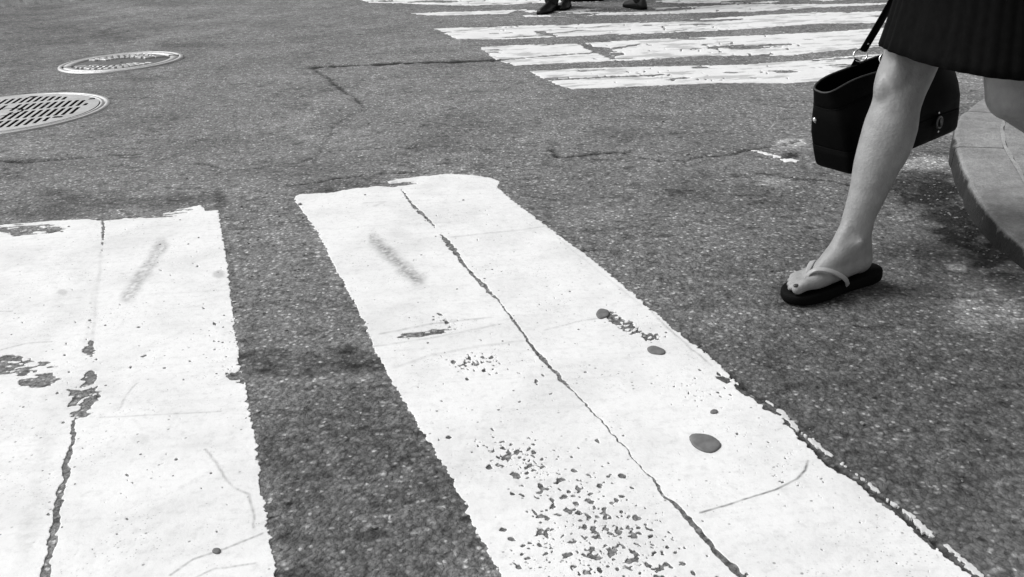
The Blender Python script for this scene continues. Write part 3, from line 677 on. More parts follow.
# ------------------------------------------------------------------ manhole covers
def ring_mesh(bm, prof, n=96):
    """lathe: prof is a list of (radius, z), not capped"""
    loft(bm, [[(r * math.cos(t), r * math.sin(t), z) for t in np.linspace(0, 2 * math.pi, n, endpoint=False)] for r, z in prof], caps=False)
def shaft(root, rad):
    bm = bmesh.new(); ring_mesh(bm, [(rad, 0.0), (rad - 0.01, -0.25)], 48)
    v = [v for v in bm.verts if v.co.z < -0.2]; bm.faces.new(v)
    o = bm_obj('shaft', bm, MA['pit'], root); o.location.z = -0.012
def slotted_manhole(c, rad):
    z0 = h1(*c) + 0.004
    root = empty('manhole_cover', (c[0], c[1], z0))
    tag(root, 'large round pale iron manhole cover with rows of slots, cut by the left edge', 'manhole cover')
    shaft(root, rad - 0.03)
    bm = bmesh.new()
    ring_mesh(bm, [(rad, -0.012), (rad - 0.004, 0.0015), (rad - 0.022, 0.002), (rad - 0.024, -0.006), (rad - 0.030, -0.006), (rad - 0.032, 0.002), (rad - 0.045, 0.002), (rad - 0.047, -0.03)])
    bm_obj('frame', bm, MA['iron_rim'], root)
    r1 = rad - 0.051
    g = np.arange(-rad, rad, 0.0034); X, Y = np.meshgrid(g, g, indexing='ij')
    F = r1 - np.hypot(X, Y)
    ax = R(98); sx, sy = math.cos(ax), math.sin(ax)      # slot direction
    U = X * sy - Y * sx; W = X * sx + Y * sy             # across rows, along slots
    for row, (wc, sl) in enumerate(((-0.262, 0.15), (-0.075, 0.165), (0.118, 0.155), (0.305, 0.135))):
        wl = r1 - 0.055
        n = int(wl * 2 / 0.0335)
        for k in range(-12, 13):
            u = (k + (0.5 if row % 2 else 0.0)) * 0.0335
            lim = wl * wl - u * u
            if lim <= 0: continue
            lim = math.sqrt(lim)
            a = max(wc - sl / 2, -lim); b = min(wc + sl / 2, lim)
            if b - a < 0.05: continue
            if math.hypot(u - 0.0, wc - 0.02) < 0.1: continue        # solid boss in the middle
            q = np.maximum(np.abs(U - u) - 0.0085, np.abs(W - (a + b) / 2) - (b - a) / 2)
            F = np.minimum(F, q)
    # lifting notches and the groove round the boss
    for (x, y) in ((-0.015, 0.385), (0.332, -0.15), (0.343, 0.25)):
        F = np.minimum(F, np.maximum(np.abs(X - x) - 0.022, np.abs(Y - y) - 0.016))
    bc = np.hypot(X, Y - 0.02); ring = np.abs(bc - 0.088) - 0.006
    F = np.minimum(F, np.where(np.arctan2(Y, X) < 2.2, ring, 1))
    lid = march('lid', X, Y, F, lambda x, y: 0.0025 + 0.0 * x, MA['iron'], root, skirt=0.03, mat2=MA['pit'])
    return root
def round_manhole(c, rad):
    z0 = h1(*c) + 0.004
    root = empty('manhole_cover', (c[0], c[1], z0))
    tag(root, 'smaller round manhole cover with bright rim and dark studded middle, farther back', 'manhole cover')
    shaft(root, rad - 0.03)
    bm = bmesh.new()
    ring_mesh(bm, [(rad, -0.012), (rad - 0.004, 0.003), (rad - 0.026, 0.004), (rad - 0.028, -0.004), (rad - 0.033, -0.004), (rad - 0.035, 0.004), (rad - 0.075, 0.004), (rad - 0.08, -0.004), (rad - 0.085, -0.03)])
    bm_obj('frame', bm, MA['bright_rim'], root)
    r1 = rad - 0.079
    bm = bmesh.new(); ring_mesh(bm, [(r1, -0.03), (r1, -0.006), (r1 * 0.9, -0.004), (0.01, -0.003)], 72)
    lid = bm_obj('lid', bm, MA['dirt_iron'], root)
    # raised blocks in two arcs
    for arc, a0, a1 in ((0.82, R(25), R(158)), (0.82, R(205), R(335)), (0.60, R(30), R(150)), (0.6, R(215), R(325))):
        n = int((a1 - a0) * arc * r1 / 0.034)
        for k in range(n):
            a = a0 + (a1 - a0) * (k + 0.5) / n; rr = arc * r1 + random.uniform(-0.006, 0.006)
            bm = bmesh.new(); w, l = random.uniform(0.009, 0.014), random.uniform(0.022, 0.034)
            rings = []
            for zz, q in ((-0.005, 1.1), (0.004, 1.0), (0.0065, 0.82)):
                rings.append([(rr * math.cos(a) + (u * math.cos(a) * l - v * math.sin(a) * w) * q, rr * math.sin(a) + (u * math.sin(a) * l + v * math.cos(a) * w) * q, zz) for u, v in ((-1, -1), (1, -1), (1, 1), (-1, 1))])
            loft(bm, rings); bm_obj('raised_block', bm, MA['bright_rim'], root, smooth=False)
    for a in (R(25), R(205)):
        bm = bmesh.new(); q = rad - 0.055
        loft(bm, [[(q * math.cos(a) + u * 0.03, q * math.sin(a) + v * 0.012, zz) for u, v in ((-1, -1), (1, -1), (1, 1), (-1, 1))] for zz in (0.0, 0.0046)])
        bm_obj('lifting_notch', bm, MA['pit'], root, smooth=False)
    return root
round_manhole(*MH[0]); slotted_manhole(*MH[1])

# ------------------------------------------------------------------ kerb and sidewalk at the corner on the right
base_px = [(1.45, -3.0), (1.36, -1.0), (1.29, 0.4), (1.235, 1.3), (1.205, 1.85), (1.208, 2.12), (1.222, 2.29), (1.262, 2.47), (1.322, 2.66), (1.386, 2.86), (1.446, 3.01), (1.512, 3.15), (1.585, 3.275), (1.69, 3.415), (1.80, 3.54), (2.0, 3.72), (2.35, 3.93), (2.9, 4.12), (3.8, 4.3), (6.0, 4.5), (12.0, 4.7)]
cp = smooth_pts([(x, y, 0) for x, y in base_px], 10)[:, :2]
arc = np.concatenate([[0], np.cumsum(np.linalg.norm(np.diff(cp, axis=0), axis=1))])
def curb_at(s):
    p = np.array([np.interp(s, arc, cp[:, 0]), np.interp(s, arc, cp[:, 1])])
    q = np.array([np.interp(s + 0.02, arc, cp[:, 0]), np.interp(s + 0.02, arc, cp[:, 1])]) - np.array([np.interp(s - 0.02, arc, cp[:, 0]), np.interp(s - 0.02, arc, cp[:, 1])])
    q /= np.linalg.norm(q)
    return p, np.array([q[1], -q[0]])                    # point, inward normal (towards the sidewalk)
def s_of(y): return float(np.interp(y, cp[:, 1], arc))
def curb_height(y): return float(np.interp(y, [1.6, 2.0, 2.35, 2.8], [0.028, 0.042, 0.06, 0.072]))
CW = 0.145
curb = empty('curb', (1.37, 2.86, 0)); tag(curb, kind='structure')
cuts = [s_of(-2.6), s_of(-1.2), s_of(0.0), s_of(0.95), s_of(1.98), s_of(2.905), s_of(3.36), s_of(3.78)] + [s_of(3.78) + k for k in (0.95, 1.9, 2.85, 3.8)]
for s0, s1 in zip(cuts[:-1], cuts[1:]):
    bm = bmesh.new(); rings = []
    n = max(6, int((s1 - s0) / 0.035))
    for k, s in enumerate(np.linspace(s0 + 0.004, s1 - 0.004, n)):
        p, nn = curb_at(s); H = curb_height(p[1])
        endf = 0.0025 if k in (0, n - 1) else 0.0
        wob = 0.009 * float(vnoise(np.array([s * 13.0]), np.array([0.3]), 9)[0]); chip = 0.05 * max(0, float(vnoise(np.array([s * 9.0]), np.array([4.3]), 19)[0]) - 0.22)
        prof = [(-0.004 + wob, -0.03), (-0.003 + wob, 0.004), (0.001 + wob, H - 0.016), (0.003 + wob + chip, H - 0.008), (0.007 + wob + chip, H - 0.002 - endf), (0.013 + wob + chip, H - endf), (CW * 0.55, H + 0.001 - endf), (CW - 0.004, H + 0.001 - endf), (CW - 0.001, H - 0.004), (CW - 0.001, -0.03)]
        rings.append([(p[0] + nn[0] * u, p[1] + nn[1] * u, z) for u, z in prof])
    loft(bm, rings)
    cs = bm_obj('curb_stone', bm, MA['curb'], smooth=False); child_to(cs, curb)
    at = cs.data.attributes.new('face_dark', 'FLOAT', 'POINT'); g_ = []
    for v in cs.data.vertices:      # face gets darker towards the road
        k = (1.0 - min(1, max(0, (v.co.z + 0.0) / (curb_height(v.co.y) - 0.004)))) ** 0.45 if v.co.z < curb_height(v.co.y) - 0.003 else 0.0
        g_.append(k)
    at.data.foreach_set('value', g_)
# mortar line and the slab surface behind it
def strip(name, u0, u1, dz, mat, s0, s1, n=160, seed=3, wob=0.0):
    bm = bmesh.new(); pr = None
    for s in np.linspace(s0, s1, n):
        p, nn = curb_at(s); H = curb_height(p[1]) + dz
        e = wob * float(vnoise(np.array([s * 40.0]), np.array([0.7]), seed)[0])
        a = bm.verts.new((p[0] + nn[0] * u0, p[1] + nn[1] * u0, H)); b = bm.verts.new((p[0] + nn[0] * (u1 + e), p[1] + nn[1] * (u1 + e), H))
        if pr: bm.faces.new((pr[0], pr[1], b, a))
        pr = (a, b)
    return bm_obj(name, bm, mat)
tag(strip('mortar_joint', CW - 0.004, CW + 0.0075, 0.0022, MA['mortar'], cuts[0], cuts[-1], 400, wob=0.008), kind='structure')
bm = bmesh.new()
inner = []
for s in np.linspace(cuts[0], cuts[-1], 220):
    p, nn = curb_at(s); inner.append((p[0] + nn[0] * (CW + 0.008), p[1] + nn[1] * (CW + 0.008), curb_height(p[1]) + 0.0015))
edge2 = []
for k, v in enumerate(inner):
    t = k / (len(inner) - 1); edge2.append((14.0, -3.0 + t * 7.0, 0.075))
va = [bm.verts.new(v) for v in inner]; vm = [bm.verts.new((v[0] + 0.35, v[1] - 0.1, max(v[2], 0.0) + 0.004)) for v in inner]; vb = [bm.verts.new(v) for v in edge2]
for A, B in ((va, vm), (vm, vb)):
    for i in range(len(A) - 1): bm.faces.new((A[i], B[i], B[i + 1], A[i + 1]))
tag(bm_obj('sidewalk', bm, MA['walk']), kind='structure')

# ------------------------------------------------------------------ loose grit on the asphalt
bm = bmesh.new(); g = np.random.default_rng(5)
pts = [(375, 529, 3), (862, 424, 3.0), (300, 205, 2.5), (286, 330, 2)]
for _ in range(260): pts.append((g.uniform(0, 1024), 100 + 470 * g.random() ** 1.3, g.uniform(0.4, 1.5)))
for _ in range(110): q = g.random(); pts.append((925 + 75 * q + g.normal(0, 14), 180 + 85 * q + g.normal(0, 12), g.uniform(0.4, 1.6)))
for _ in range(90): pts.append((g.normal(780, 110), g.normal(290, 70), g.uniform(0.3, 1.2)))
for _ in range(60): pts.append((g.normal(262, 22), g.uniform(205, 350), g.uniform(0.5, 1.5)))
for x, y, r in pts:
    c = G(x, y); rw = r * np.hypot(c[1], CAMH) / FPX
    q = bmesh.ops.create_icosphere(bm, subdivisions=1, radius=rw)['verts']
    for v in q:
        v.co = Vector((c[0] + v.co.x * g.uniform(0.7, 1.3), c[1] + v.co.y * g.uniform(0.7, 1.3), h1(c[0], c[1]) + 0.0008 + rw * 0.3 + v.co.z * 0.55))
tag(bm_obj('grit', bm, MA['stone'], smooth=False), 'loose pale grit scattered on the asphalt', 'grit', kind='stuff')

# ------------------------------------------------------------------ people
def A3(*v): return np.array(v, float)
class Foot:
    """local frame of a foot: s forward from the heel, t towards the other foot (medial), z up"""
    def __init__(s, heel, toe_dir, medial, pitch=0.0, k=1.0):
        d = np.array([toe_dir[0], toe_dir[1], 0.0]); d /= np.linalg.norm(d); m = np.array([medial[0], medial[1], 0.0]); m -= d * (m @ d); m /= np.linalg.norm(m)
        s.o = A3(*heel); s.d = d * math.cos(pitch) + A3(0, 0, math.sin(pitch)); s.m = m; s.u = A3(0, 0, math.cos(pitch)) - d * math.sin(pitch)
        s.k = k
    def __call__(s, a, b, c): return s.o + s.d * a * s.k + s.m * b + s.u * c
def bare_foot(bm, f, z=0.0):
    P = lambda a, b, c: f(0.020 + a * 0.94, b, c + z)
    ell(bm, P(0.034, 0, 0.031), f.d * 0.036, f.m * 0.030, f.u * 0.032)
    cap(bm, P(0.045, -0.008, 0.026), 0.025, P(0.165, -0.026, 0.017), 0.0165); cap(bm, P(0.045, 0.008, 0.032), 0.026, P(0.178, 0.022, 0.022), 0.021)
    cap(bm, P(0.060, 0.0, 0.078), 0.034, P(0.125, 0.006, 0.046), 0.027); cap(bm, P(0.125, 0.006, 0.046), 0.027, P(0.178, 0.010, 0.024), 0.019)
    cap(bm, P(0.10, -0.010, 0.04), 0.026, P(0.165, -0.012, 0.021), 0.018); cap(bm, P(0.05, 0, 0.05), 0.032, P(0.06, 0.0, 0.085), 0.031)
    cap(bm, P(0.058, 0.022, 0.083), 0.014, P(0.058, 0.026, 0.086), 0.0125); cap(bm, P(0.05, -0.022, 0.073), 0.014, P(0.048, -0.025, 0.072), 0.0125)
    for (a0, b0, r0, a1, b1, r1) in ((0.186, 0.027, 0.0165, 0.238, 0.0235, 0.0132), (0.188, 0.003, 0.0105, 0.240, 0.001, 0.0088), (0.182, -0.013, 0.0098, 0.229, -0.0165, 0.0082), (0.175, -0.027, 0.0095, 0.214, -0.0325, 0.0080), (0.165, -0.038, 0.0095, 0.197, -0.046, 0.0082)):
        am = (a0 + a1) / 2 + 0.004
        cap(bm, P(a0, b0, r0 + 0.004), r0, P(am, (b0 + b1) / 2, r0 + 0.005), (r0 + r1) / 2); cap(bm, P(am, (b0 + b1) / 2, r0 + 0.005), (r0 + r1) / 2 * 0.97, P(a1, b1, r1 + 0.001), r1)
SOLE = 0.024
def sandal(parent, f, first=True):
    """flip-flop: thick black sole, pale thong strap"""
    pts = []
    for a, b in ((-0.012, 0.0), (-0.006, 0.022), (0.02, 0.036), (0.06, 0.037), (0.11, 0.037), (0.15, 0.043), (0.19, 0.048), (0.225, 0.046), (0.25, 0.034), (0.263, 0.014), (0.262, -0.008), (0.250, -0.030), (0.225, -0.046), (0.19, -0.055), (0.15, -0.052), (0.10, -0.044), (0.05, -0.040), (0.015, -0.036), (-0.006, -0.022)):
        pts.append((a, b, 0))
    pts = smooth_pts(pts + [pts[0]], 4)[:-1]
    ctr = np.array([0.125, -0.003, 0])
    bm = bmesh.new(); rings = []
    for q, z in ((0.93, 0.0), (0.985, 0.003), (1.0, 0.009), (1.0, 0.017), (0.985, 0.0225), (0.95, SOLE), (0.6, SOLE - 0.0015), (0.05, SOLE - 0.002)):
        rings.append([f(*(ctr + (p - ctr) * A3(q, q, 1) + A3(0, 0, z + 0.006 * max(0, (0.03 - p[0]) / 0.045) * (z > 0.012)))) for p in pts])
    loft(bm, rings)
    sole = bm_obj('sandal', bm, MA['rubber'], None); child_to(sole, parent)
    bm = bmesh.new()
    for side in (1, -1):
        if side == 1: path = [(0.203, 0.0125, 0.020), (0.204, 0.0130, 0.046), (0.198, 0.0160, 0.063), (0.184, 0.026, 0.0735), (0.162, 0.0385, 0.071), (0.136, 0.0455, 0.058), (0.112, 0.0450, 0.040), (0.098, 0.0370, 0.022), (0.094, 0.032, 0.014)]
        else: path = [(0.203, 0.0125, 0.046), (0.192, 0.006, 0.066), (0.170, -0.010, 0.071), (0.145, -0.028, 0.066), (0.118, -0.044, 0.044), (0.095, -0.046, 0.02)]
        P = smooth_pts([f(0.020 + p[0] * 0.94, p[1], p[2]) for p in path], 5)
        ups = []
        for p in P:
            loc = p - f(0.14, 0.0, 0.01); l = loc - f.d * (loc @ f.d)
            ups.append(l / (np.linalg.norm(l) + 1e-9))
        k = np.linspace(0, 1, len(P)); wd = 0.55 + 0.45 * np.minimum(1, k * 3.0)
        tube(bm, list(P), list(wd), 10, flat=(0.0062, 0.0022), up=ups)
    st = bm_obj('strap', bm, MA['strap'], None); st.parent = sole; st.matrix_parent_inverse = Matrix.Identity(4)
    return sole
def hand(bm, wrist, d, palm_n, side, curl=0.5, s=1.0):
    """palm, four curled fingers and a thumb; d along the hand, palm_n out of the palm, side towards the thumb"""
    d, pn, sd_ = (np.array(v, float) / np.linalg.norm(v) for v in (d, palm_n, side))
    P = lambda a, b, c: np.array(wrist, float) + (d * a + sd_ * b + pn * c) * s
    ell(bm, P(0.047, 0, 0), d * 0.05 * s, sd_ * 0.040 * s, pn * 0.015 * s)
    cap(bm, P(-0.02, 0, 0), 0.024 * s, P(0.02, 0, 0), 0.024 * s)
    for b, L in ((0.029, 0.068), (0.0095, 0.078), (-0.0105, 0.072), (-0.029, 0.056)):
        p = P(0.088, b, 0); a = 0.25 + curl * 0.4
        for k, (fr, r0, r1) in enumerate(((0.45, 0.0098, 0.009), (0.32, 0.009, 0.0082), (0.23, 0.0082, 0.0072))):
            q = p + (d * math.cos(a) + pn * math.sin(a)) * L * fr * s
            cap(bm, p, r0 * s, q, r1 * s, 10, 3); p = q; a += curl * 1.25
    p0 = P(0.018, 0.028, 0.006); p1 = P(0.048, 0.055, 0.02); p2 = P(0.075, 0.055, 0.04)
    cap(bm, p0, 0.015 * s, p1, 0.0115 * s, 10, 3); cap(bm, p1, 0.0112 * s, p2, 0.009 * s, 10, 3)
def head(bm, hairbm, c, F, L, s=1.0, long_hair=True, eyes=None):
    U = A3(0, 0, 1); P = lambda a, b, z: c + (F * a + L * b + U * z) * s
    ell(bm, P(0, 0, 0.02), F * 0.095 * s, L * 0.075 * s, U * 0.10 * s)
    ell(bm, P(0.025, 0, -0.05), F * 0.06 * s, L * 0.055 * s, U * 0.065 * s)
    cap(bm, P(0.088, 0, 0.015), 0.009 * s, P(0.104, 0, -0.022), 0.013 * s); cap(bm, P(0.078, 0.018, -0.062), 0.008 * s, P(0.078, -0.018, -0.062), 0.008 * s)
    ell(bm, P(0.075, 0, -0.095), F * 0.02 * s, L * 0.02 * s, U * 0.016 * s)
    for k in (1, -1):
        ell(bm, P(0.0, 0.075 * k, -0.005), F * 0.02 * s, L * 0.01 * s, U * 0.032 * s)
        cap(bm, P(0.088, 0.018 * k, 0.028), 0.007 * s, P(0.078, 0.045 * k, 0.028), 0.007 * s)
        if eyes is not None: e_ = bmesh.new(); eyes.append(e_); ell(e_, P(0.080, 0.031 * k, 0.008), F * 0.0125 * s, L * 0.0125 * s, U * 0.0105 * s, 12, 8)
    ell(hairbm, P(-0.018, 0, 0.045), F * 0.098 * s, L * 0.086 * s, U * 0.092 * s)
    if long_hair:
        cap(hairbm, P(-0.06, 0, 0.02), 0.07 * s, P(-0.085, 0, -0.16), 0.055 * s)
        for k in (1, -1): cap(hairbm, P(-0.03, 0.066 * k, 0.02), 0.028 * s, P(-0.04, 0.075 * k, -0.14), 0.022 * s)

# --- the woman crossing on the right
Fd = A3(-0.982, -0.187, 0); Ld = A3(0.187, -0.982, 0); U3 = A3(0, 0, 1)
woman = empty('person', (0.80, 2.05, 0.0))
tag(woman, 'person in a short dark pleated skirt and black flip-flops striding left, cropped above the knees', 'person', 'pedestrians')
toe_dir = A3(-0.938, -0.347, 0); med = A3(0.347, -0.938, 0)
footR = Foot((0.838, 2.035, h1(0.84, 2.04) + 0.016), toe_dir, med, pitch=-0.064, k=0.94)
bm = bmesh.new()
bare_foot(bm, footR, SOLE - 0.001)
# right leg lofted from its outline in the photograph, on the plane through ankle and knee
ank = footR(0.068, 0.0, 0.10); knee = A3(0.875, 2.09, 0.43); hipR = A3(1.000, 2.085, 0.86); hipL = A3(1.036, 1.915, 0.86)
LE = np.array([(886, 48.5), (882.5, 59), (877.7, 71.6), (874.2, 86), (874.5, 94.6), (872.3, 103), (865.5, 120), (859.5, 142), (854.6, 161), (850.5, 187), (844, 212), (839.6, 227), (834, 240)])
RE = np.array([(944, 50), (939.6, 60.6), (932, 79), (924, 96), (919, 110), (916.5, 130), (910.5, 149), (899.5, 169), (888, 193), (875.4, 218), (869, 236), (867, 246)])
vn = np.cross(knee - ank, np.cross(A3(0, -1, 0.2), knee - ank)); vn /= np.linalg.norm(vn)
ax = (knee - ank) / np.linalg.norm(knee - ank)
Lw = np.array([GP(x, y, ank, vn) for x, y in LE]); Rw = np.array([GP(x, y, ank, vn) for x, y in RE])
tl = (Lw - ank) @ ax; tr = (Rw - ank) @ ax; sidev = np.cross(vn, ax); sidev /= np.linalg.norm(sidev)
if sidev[0] < 0: sidev = -sidev
sl_ = (Lw - ank) @ sidev; sr_ = (Rw - ank) @ sidev
a_ft = footR(0.066, 0.0, SOLE + 0.055)
cap(bm, ank + ax * 0.05 + sidev * 0.001, 0.031, a_ft, 0.031, 20, 5); cap(bm, ank + ax * 0.03 - sidev * 0.004, 0.029, footR(0.095, 0.004, SOLE + 0.05), 0.030, 20, 5)
cap(bm, ank + ax * 0.03 + sidev * 0.012, 0.020, footR(0.042, 0.0, SOLE + 0.036), 0.026, 16, 5)
cap(bm, ank + ax * 0.075 - sidev * 0.010, 0.022, footR(0.13, 0.006, SOLE + 0.044), 0.024, 20, 5)
rings = []
tmax = min(tl.max(), tr.max())
for t in np.linspace(-0.004, tmax, 40):
    a = np.interp(t, tl[::-1], sl_[::-1]); b = np.interp(t, tr[::-1], sr_[::-1])
    c = ank + ax * t + sidev * (a + b) / 2; w = (b - a) / 2 * 0.985; dp = w * np.interp(t, [0, 0.05, 0.2, 0.3, 0.36, 0.45], [0.82, 0.88, 0.98, 0.95, 0.93, 1.0])
    rings.append([c + sidev * w * math.cos(q) + vn * dp * math.sin(q) for q in np.linspace(0, 2 * math.pi, 28, endpoint=False)])
ct = c
for k in range(1, 9):
    q_ = k / 8; cc = ct * (1 - q_) + (hipR + A3(0, 0, 0.0)) * q_; w2 = w * (1 - q_) + 0.088 * q_
    rings.append([cc + sidev * w2 * math.cos(q) + vn * w2 * math.sin(q) for q in np.linspace(0, 2 * math.pi, 28, endpoint=False)])
loft(bm, rings)
fr = -sidev
kc = ank + ax * np.interp(93, [50, 250], [tl.max(), 0])
def on_leg(px_, py_, out):   # a point on the leg's camera-facing side
    return GP(px_, py_, ank + vn * out, vn)
sgn = 1 if vn[1] < 0 else -1
vcam = vn * sgn
pk = GP(890, 88, ank + vcam * 0.016, vn); ell(bm, pk, sidev * 0.034, vcam * 0.022, ax * 0.042)            # kneecap
pk = GP(903, 70, ank + vcam * 0.040, vn); ell(bm, pk, sidev * 0.030, vcam * 0.018, ax * 0.050)            # inner thigh muscle
pk = GP(886, 116, ank + vcam * 0.020, vn); ell(bm, pk, sidev * 0.022, vcam * 0.0185, ax * 0.045)
pk = GP(899, 140, ank + vcam * 0.025, vn); ell(bm, pk, sidev * 0.034, vcam * 0.026, ax * 0.085)            # calf
# left leg swinging through behind
kneeL = A3(1.024, 1.897, 0.458); ankL = A3(1.350, 1.985, 0.295)
cap(bm, hipL, 0.088, kneeL + U3 * 0.03, 0.060, 24, 6); cap(bm, kneeL + U3 * 0.03, 0.060, kneeL, 0.054, 24, 6)
cm = kneeL * 0.68 + ankL * 0.32 + A3(0.0, 0, -0.008)
cap(bm, kneeL, 0.052, cm, 0.055, 24, 6); cap(bm, cm, 0.055, ankL * 0.85 + kneeL * 0.15, 0.036, 24, 6); cap(bm, ankL * 0.85 + kneeL * 0.15, 0.036, ankL, 0.033, 20, 5)
footL = Foot(ankL + A3(0.085, 0.01, -0.015), A3(-0.95, -0.3, 0), -Ld, pitch=-1.0)
bare_foot(bm, footL, SOLE - 0.001)
# pelvis, torso, arms, head
pel = (hipR + hipL) / 2
ell(bm, pel + U3 * 0.03, Fd * 0.115, Ld * 0.165, U3 * 0.13); ell(bm, pel + U3 * 0.18 + Fd * 0.01, Fd * 0.095, Ld * 0.125, U3 * 0.16)
ell(bm, pel + U3 * 0.38 + Fd * 0.02, Fd * 0.105, Ld * 0.148, U3 * 0.17); ell(bm, pel + U3 * 0.50 + Fd * 0.02, Fd * 0.075, Ld * 0.17, U3 * 0.06)
for k in (1, -1): ell(bm, pel + U3 * 0.37 + Fd * 0.080 + Ld * 0.065 * k, Fd * 0.045, Ld * 0.055, U3 * 0.058)
neck0 = pel + U3 * 0.52 + Fd * 0.02; cap(bm, neck0, 0.056, neck0 + U3 * 0.09 + Fd * 0.015, 0.05)
hc = neck0 + U3 * 0.185 + Fd * 0.045
hairbm = bmesh.new(); eyebm = []; head(bm, hairbm, hc, Fd, Ld, 1.0, True, eyebm)
shR = pel + U3 * 0.48 - Ld * 0.175; elR = A3(1.06, 2.30, 1.06); wrR = A3(0.985, 2.325, 0.835)
shL = pel + U3 * 0.48 + Ld * 0.175; elL = shL + A3(0.09, -0.06, -0.26); wrL = elL + A3(-0.03, -0.03, -0.225)
for sh, el_, wr in ((shR, elR, wrR), (shL, elL, wrL)):
    cap(bm, sh, 0.050, el_, 0.038); cap(bm, el_, 0.038, wr, 0.026)
hand(bm, wrR, A3(-0.15, 0.0, -1), A3(0.25, -1, 0), Fd, 1.0); hand(bm, wrL, A3(-0.1, 0, -1), A3(-0.2, 1, 0), Fd, 0.35)
body = remesh(bm_obj('body', bm, MA['skin']), 0.0032, 16, 0.6); child_to(body, woman)
child_to(remesh(bm_obj('hair', hairbm, MA['hair']), 0.008, 4), woman)
for e_ in eyebm: child_to(bm_obj('eye', e_, MA['eye']), woman)
sandal(woman, footR); sandal(woman, footL)
# varnished nail of the big toe
bm = bmesh.new(); ell(bm, footR(0.2475, 0.0235, SOLE + 0.0235), footR.d * 0.0075, footR.m * 0.0062, footR.u * 0.0032, 12, 8)
child_to(bm_obj('toenail', bm, MA['nail']), woman)
# skirt
bm = bmesh.new(); rings = []; NS = 220
hem_c = A3(0.990, 1.968, 0); wst_c = pel + A3(0, 0, 0)
for k in range(26):
    q = k / 25; z = 0.525 + (1.0 - 0.525) * q
    hx, hy = 0.163 * (1 - q) + 0.122 * q, 0.232 * (1 - q) + 0.135 * q
    bul = math.sin(q * math.pi) * 0.012 - 0.016 * min(1, q / 0.22) * (1 - q)
    c = hem_c * (1 - q) + wst_c * q; ring = []
    for j in range(NS):
        t = 2 * math.pi * j / NS; ex = 2 / 2.7
        cx_, sy_ = math.copysign(abs(math.cos(t)) ** ex, math.cos(t)), math.copysign(abs(math.sin(t)) ** ex, math.sin(t))
        pl = (1 - q) ** 1.2 * 0.0012 * (math.sin(t * 17 + 0.8 * math.sin(3 * t)) + 0.6 * math.sin(t * 7 + 1.0)) + 0.0015 * math.sin(t * 41) * (1 - q)
        fx, ly = (hx + bul + pl) * cx_, (hy + bul + pl) * sy_
        p = c + Fd * fx + Ld * ly; zz = z + (1 - q) * (0.003 * math.sin(t * 2 + 0.5) - 0.011 * sy_ + 0.002)
        ring.append((p[0], p[1], zz))
    rings.append(ring)
loft(bm, rings, caps=False)
sk = bm_obj('skirt', bm, MA['cloth']); m = sk.modifiers.new('solid', 'SOLIDIFY'); m.thickness = 0.004; m.offset = 1
child_to(sk, woman)
# blouse
bm = bmesh.new()
ell(bm, pel + U3 * 0.18 + Fd * 0.01, Fd * 0.115, Ld * 0.145, U3 * 0.17); ell(bm, pel + U3 * 0.38 + Fd * 0.02, Fd * 0.12, Ld * 0.162, U3 * 0.17)
ell(bm, pel + U3 * 0.49 + Fd * 0.02, Fd * 0.085, Ld * 0.18, U3 * 0.06)
for k in (1, -1): ell(bm, pel + U3 * 0.37 + Fd * 0.078 + Ld * 0.060 * k, Fd * 0.060, Ld * 0.085, U3 * 0.10)
for sh, el_ in ((shR, elR), (shL, elL)): cap(bm, sh, 0.062, sh * 0.45 + el_ * 0.55, 0.054)
child_to(remesh(bm_obj('blouse', bm, MA['blouse']), 0.008, 14), woman)

# --- the handbag hanging from her far hand
bag = empty('handbag', (0.95, 2.28, 0.21))
tag(bag, 'black leather handbag with open top and ring-mounted straps, carried behind the bare leg', 'handbag')
bA = A3(0.820, 2.180, 0.216); bC = A3(1.148, 2.362, 0.264)
bx = bC - bA; blen = np.linalg.norm(bx); bx /= blen; bn = A3(-bx[1], bx[0], 0); bn /= np.linalg.norm(bn); bz = np.cross(bx, bn); bz = bz if bz[2] > 0 else -bz
BW = 0.118
def bag_ring(v, inset=0.0, n=72):
    """closed outline of the bag at relative height v (0 bottom .. 1 rim)"""
    pts = []
    hl = blen / 2 + 0.002 + 0.019 * v - inset; hw = BW / 2 * (1 - 0.24 * v) + 0.010 * math.sin(v * math.pi) - inset
    for t in np.linspace(0, 2 * math.pi, n, endpoint=False):
        e = 2 / (12.0 * (1 - v) ** 1.5 + 4.4)
        cx_, sy_ = math.copysign(abs(math.cos(t)) ** e, math.cos(t)), math.copysign(abs(math.sin(t)) ** e, math.sin(t))
        # rim is low at the ends and high at the middle of each side, where the straps pull
        topz = 0.204 + 0.014 * (1 - min(1, abs(cx_) ** 2.0)) + 0.006 * abs(sy_)
        z = v * topz
        sag = 0.006 * math.sin(v * math.pi) * math.sin(cx_ * 4.2 + v * 2.5) + 0.004 * v * math.sin(cx_ * 7 + 1)
        z -= 0.005 * v * math.cos(cx_ * 5.0) * (1 if sy_ < 0 else 0.4)
        x = blen / 2 + cx_ * hl - 0.016 * v; y = BW / 2 + sy_ * hw + sag
        pts.append(bA + bx * x + bn * y + bz * z)
    return pts
vvals = [0.0, 0.02, 0.06, 0.2, 0.28, 0.29, 0.31, 0.45, 0.6, 0.79, 0.80, 0.815, 0.88, 0.95, 1.0]
ins = [0.007, 0.002, 0.0, 0.0, 0.0, 0.0025, 0.0, -0.002, -0.002, 0.0, 0.0025, 0.0, 0.0, 0.0, 0.0]
bm = bmesh.new(); rings = [bag_ring(v, i) for v, i in zip(vvals, ins)]
vr = loft(bm, rings, caps=False); bm.faces.new(vr[0][::-1])
child_to(bm_obj('bag_body', bm, MA['leather']), bag)
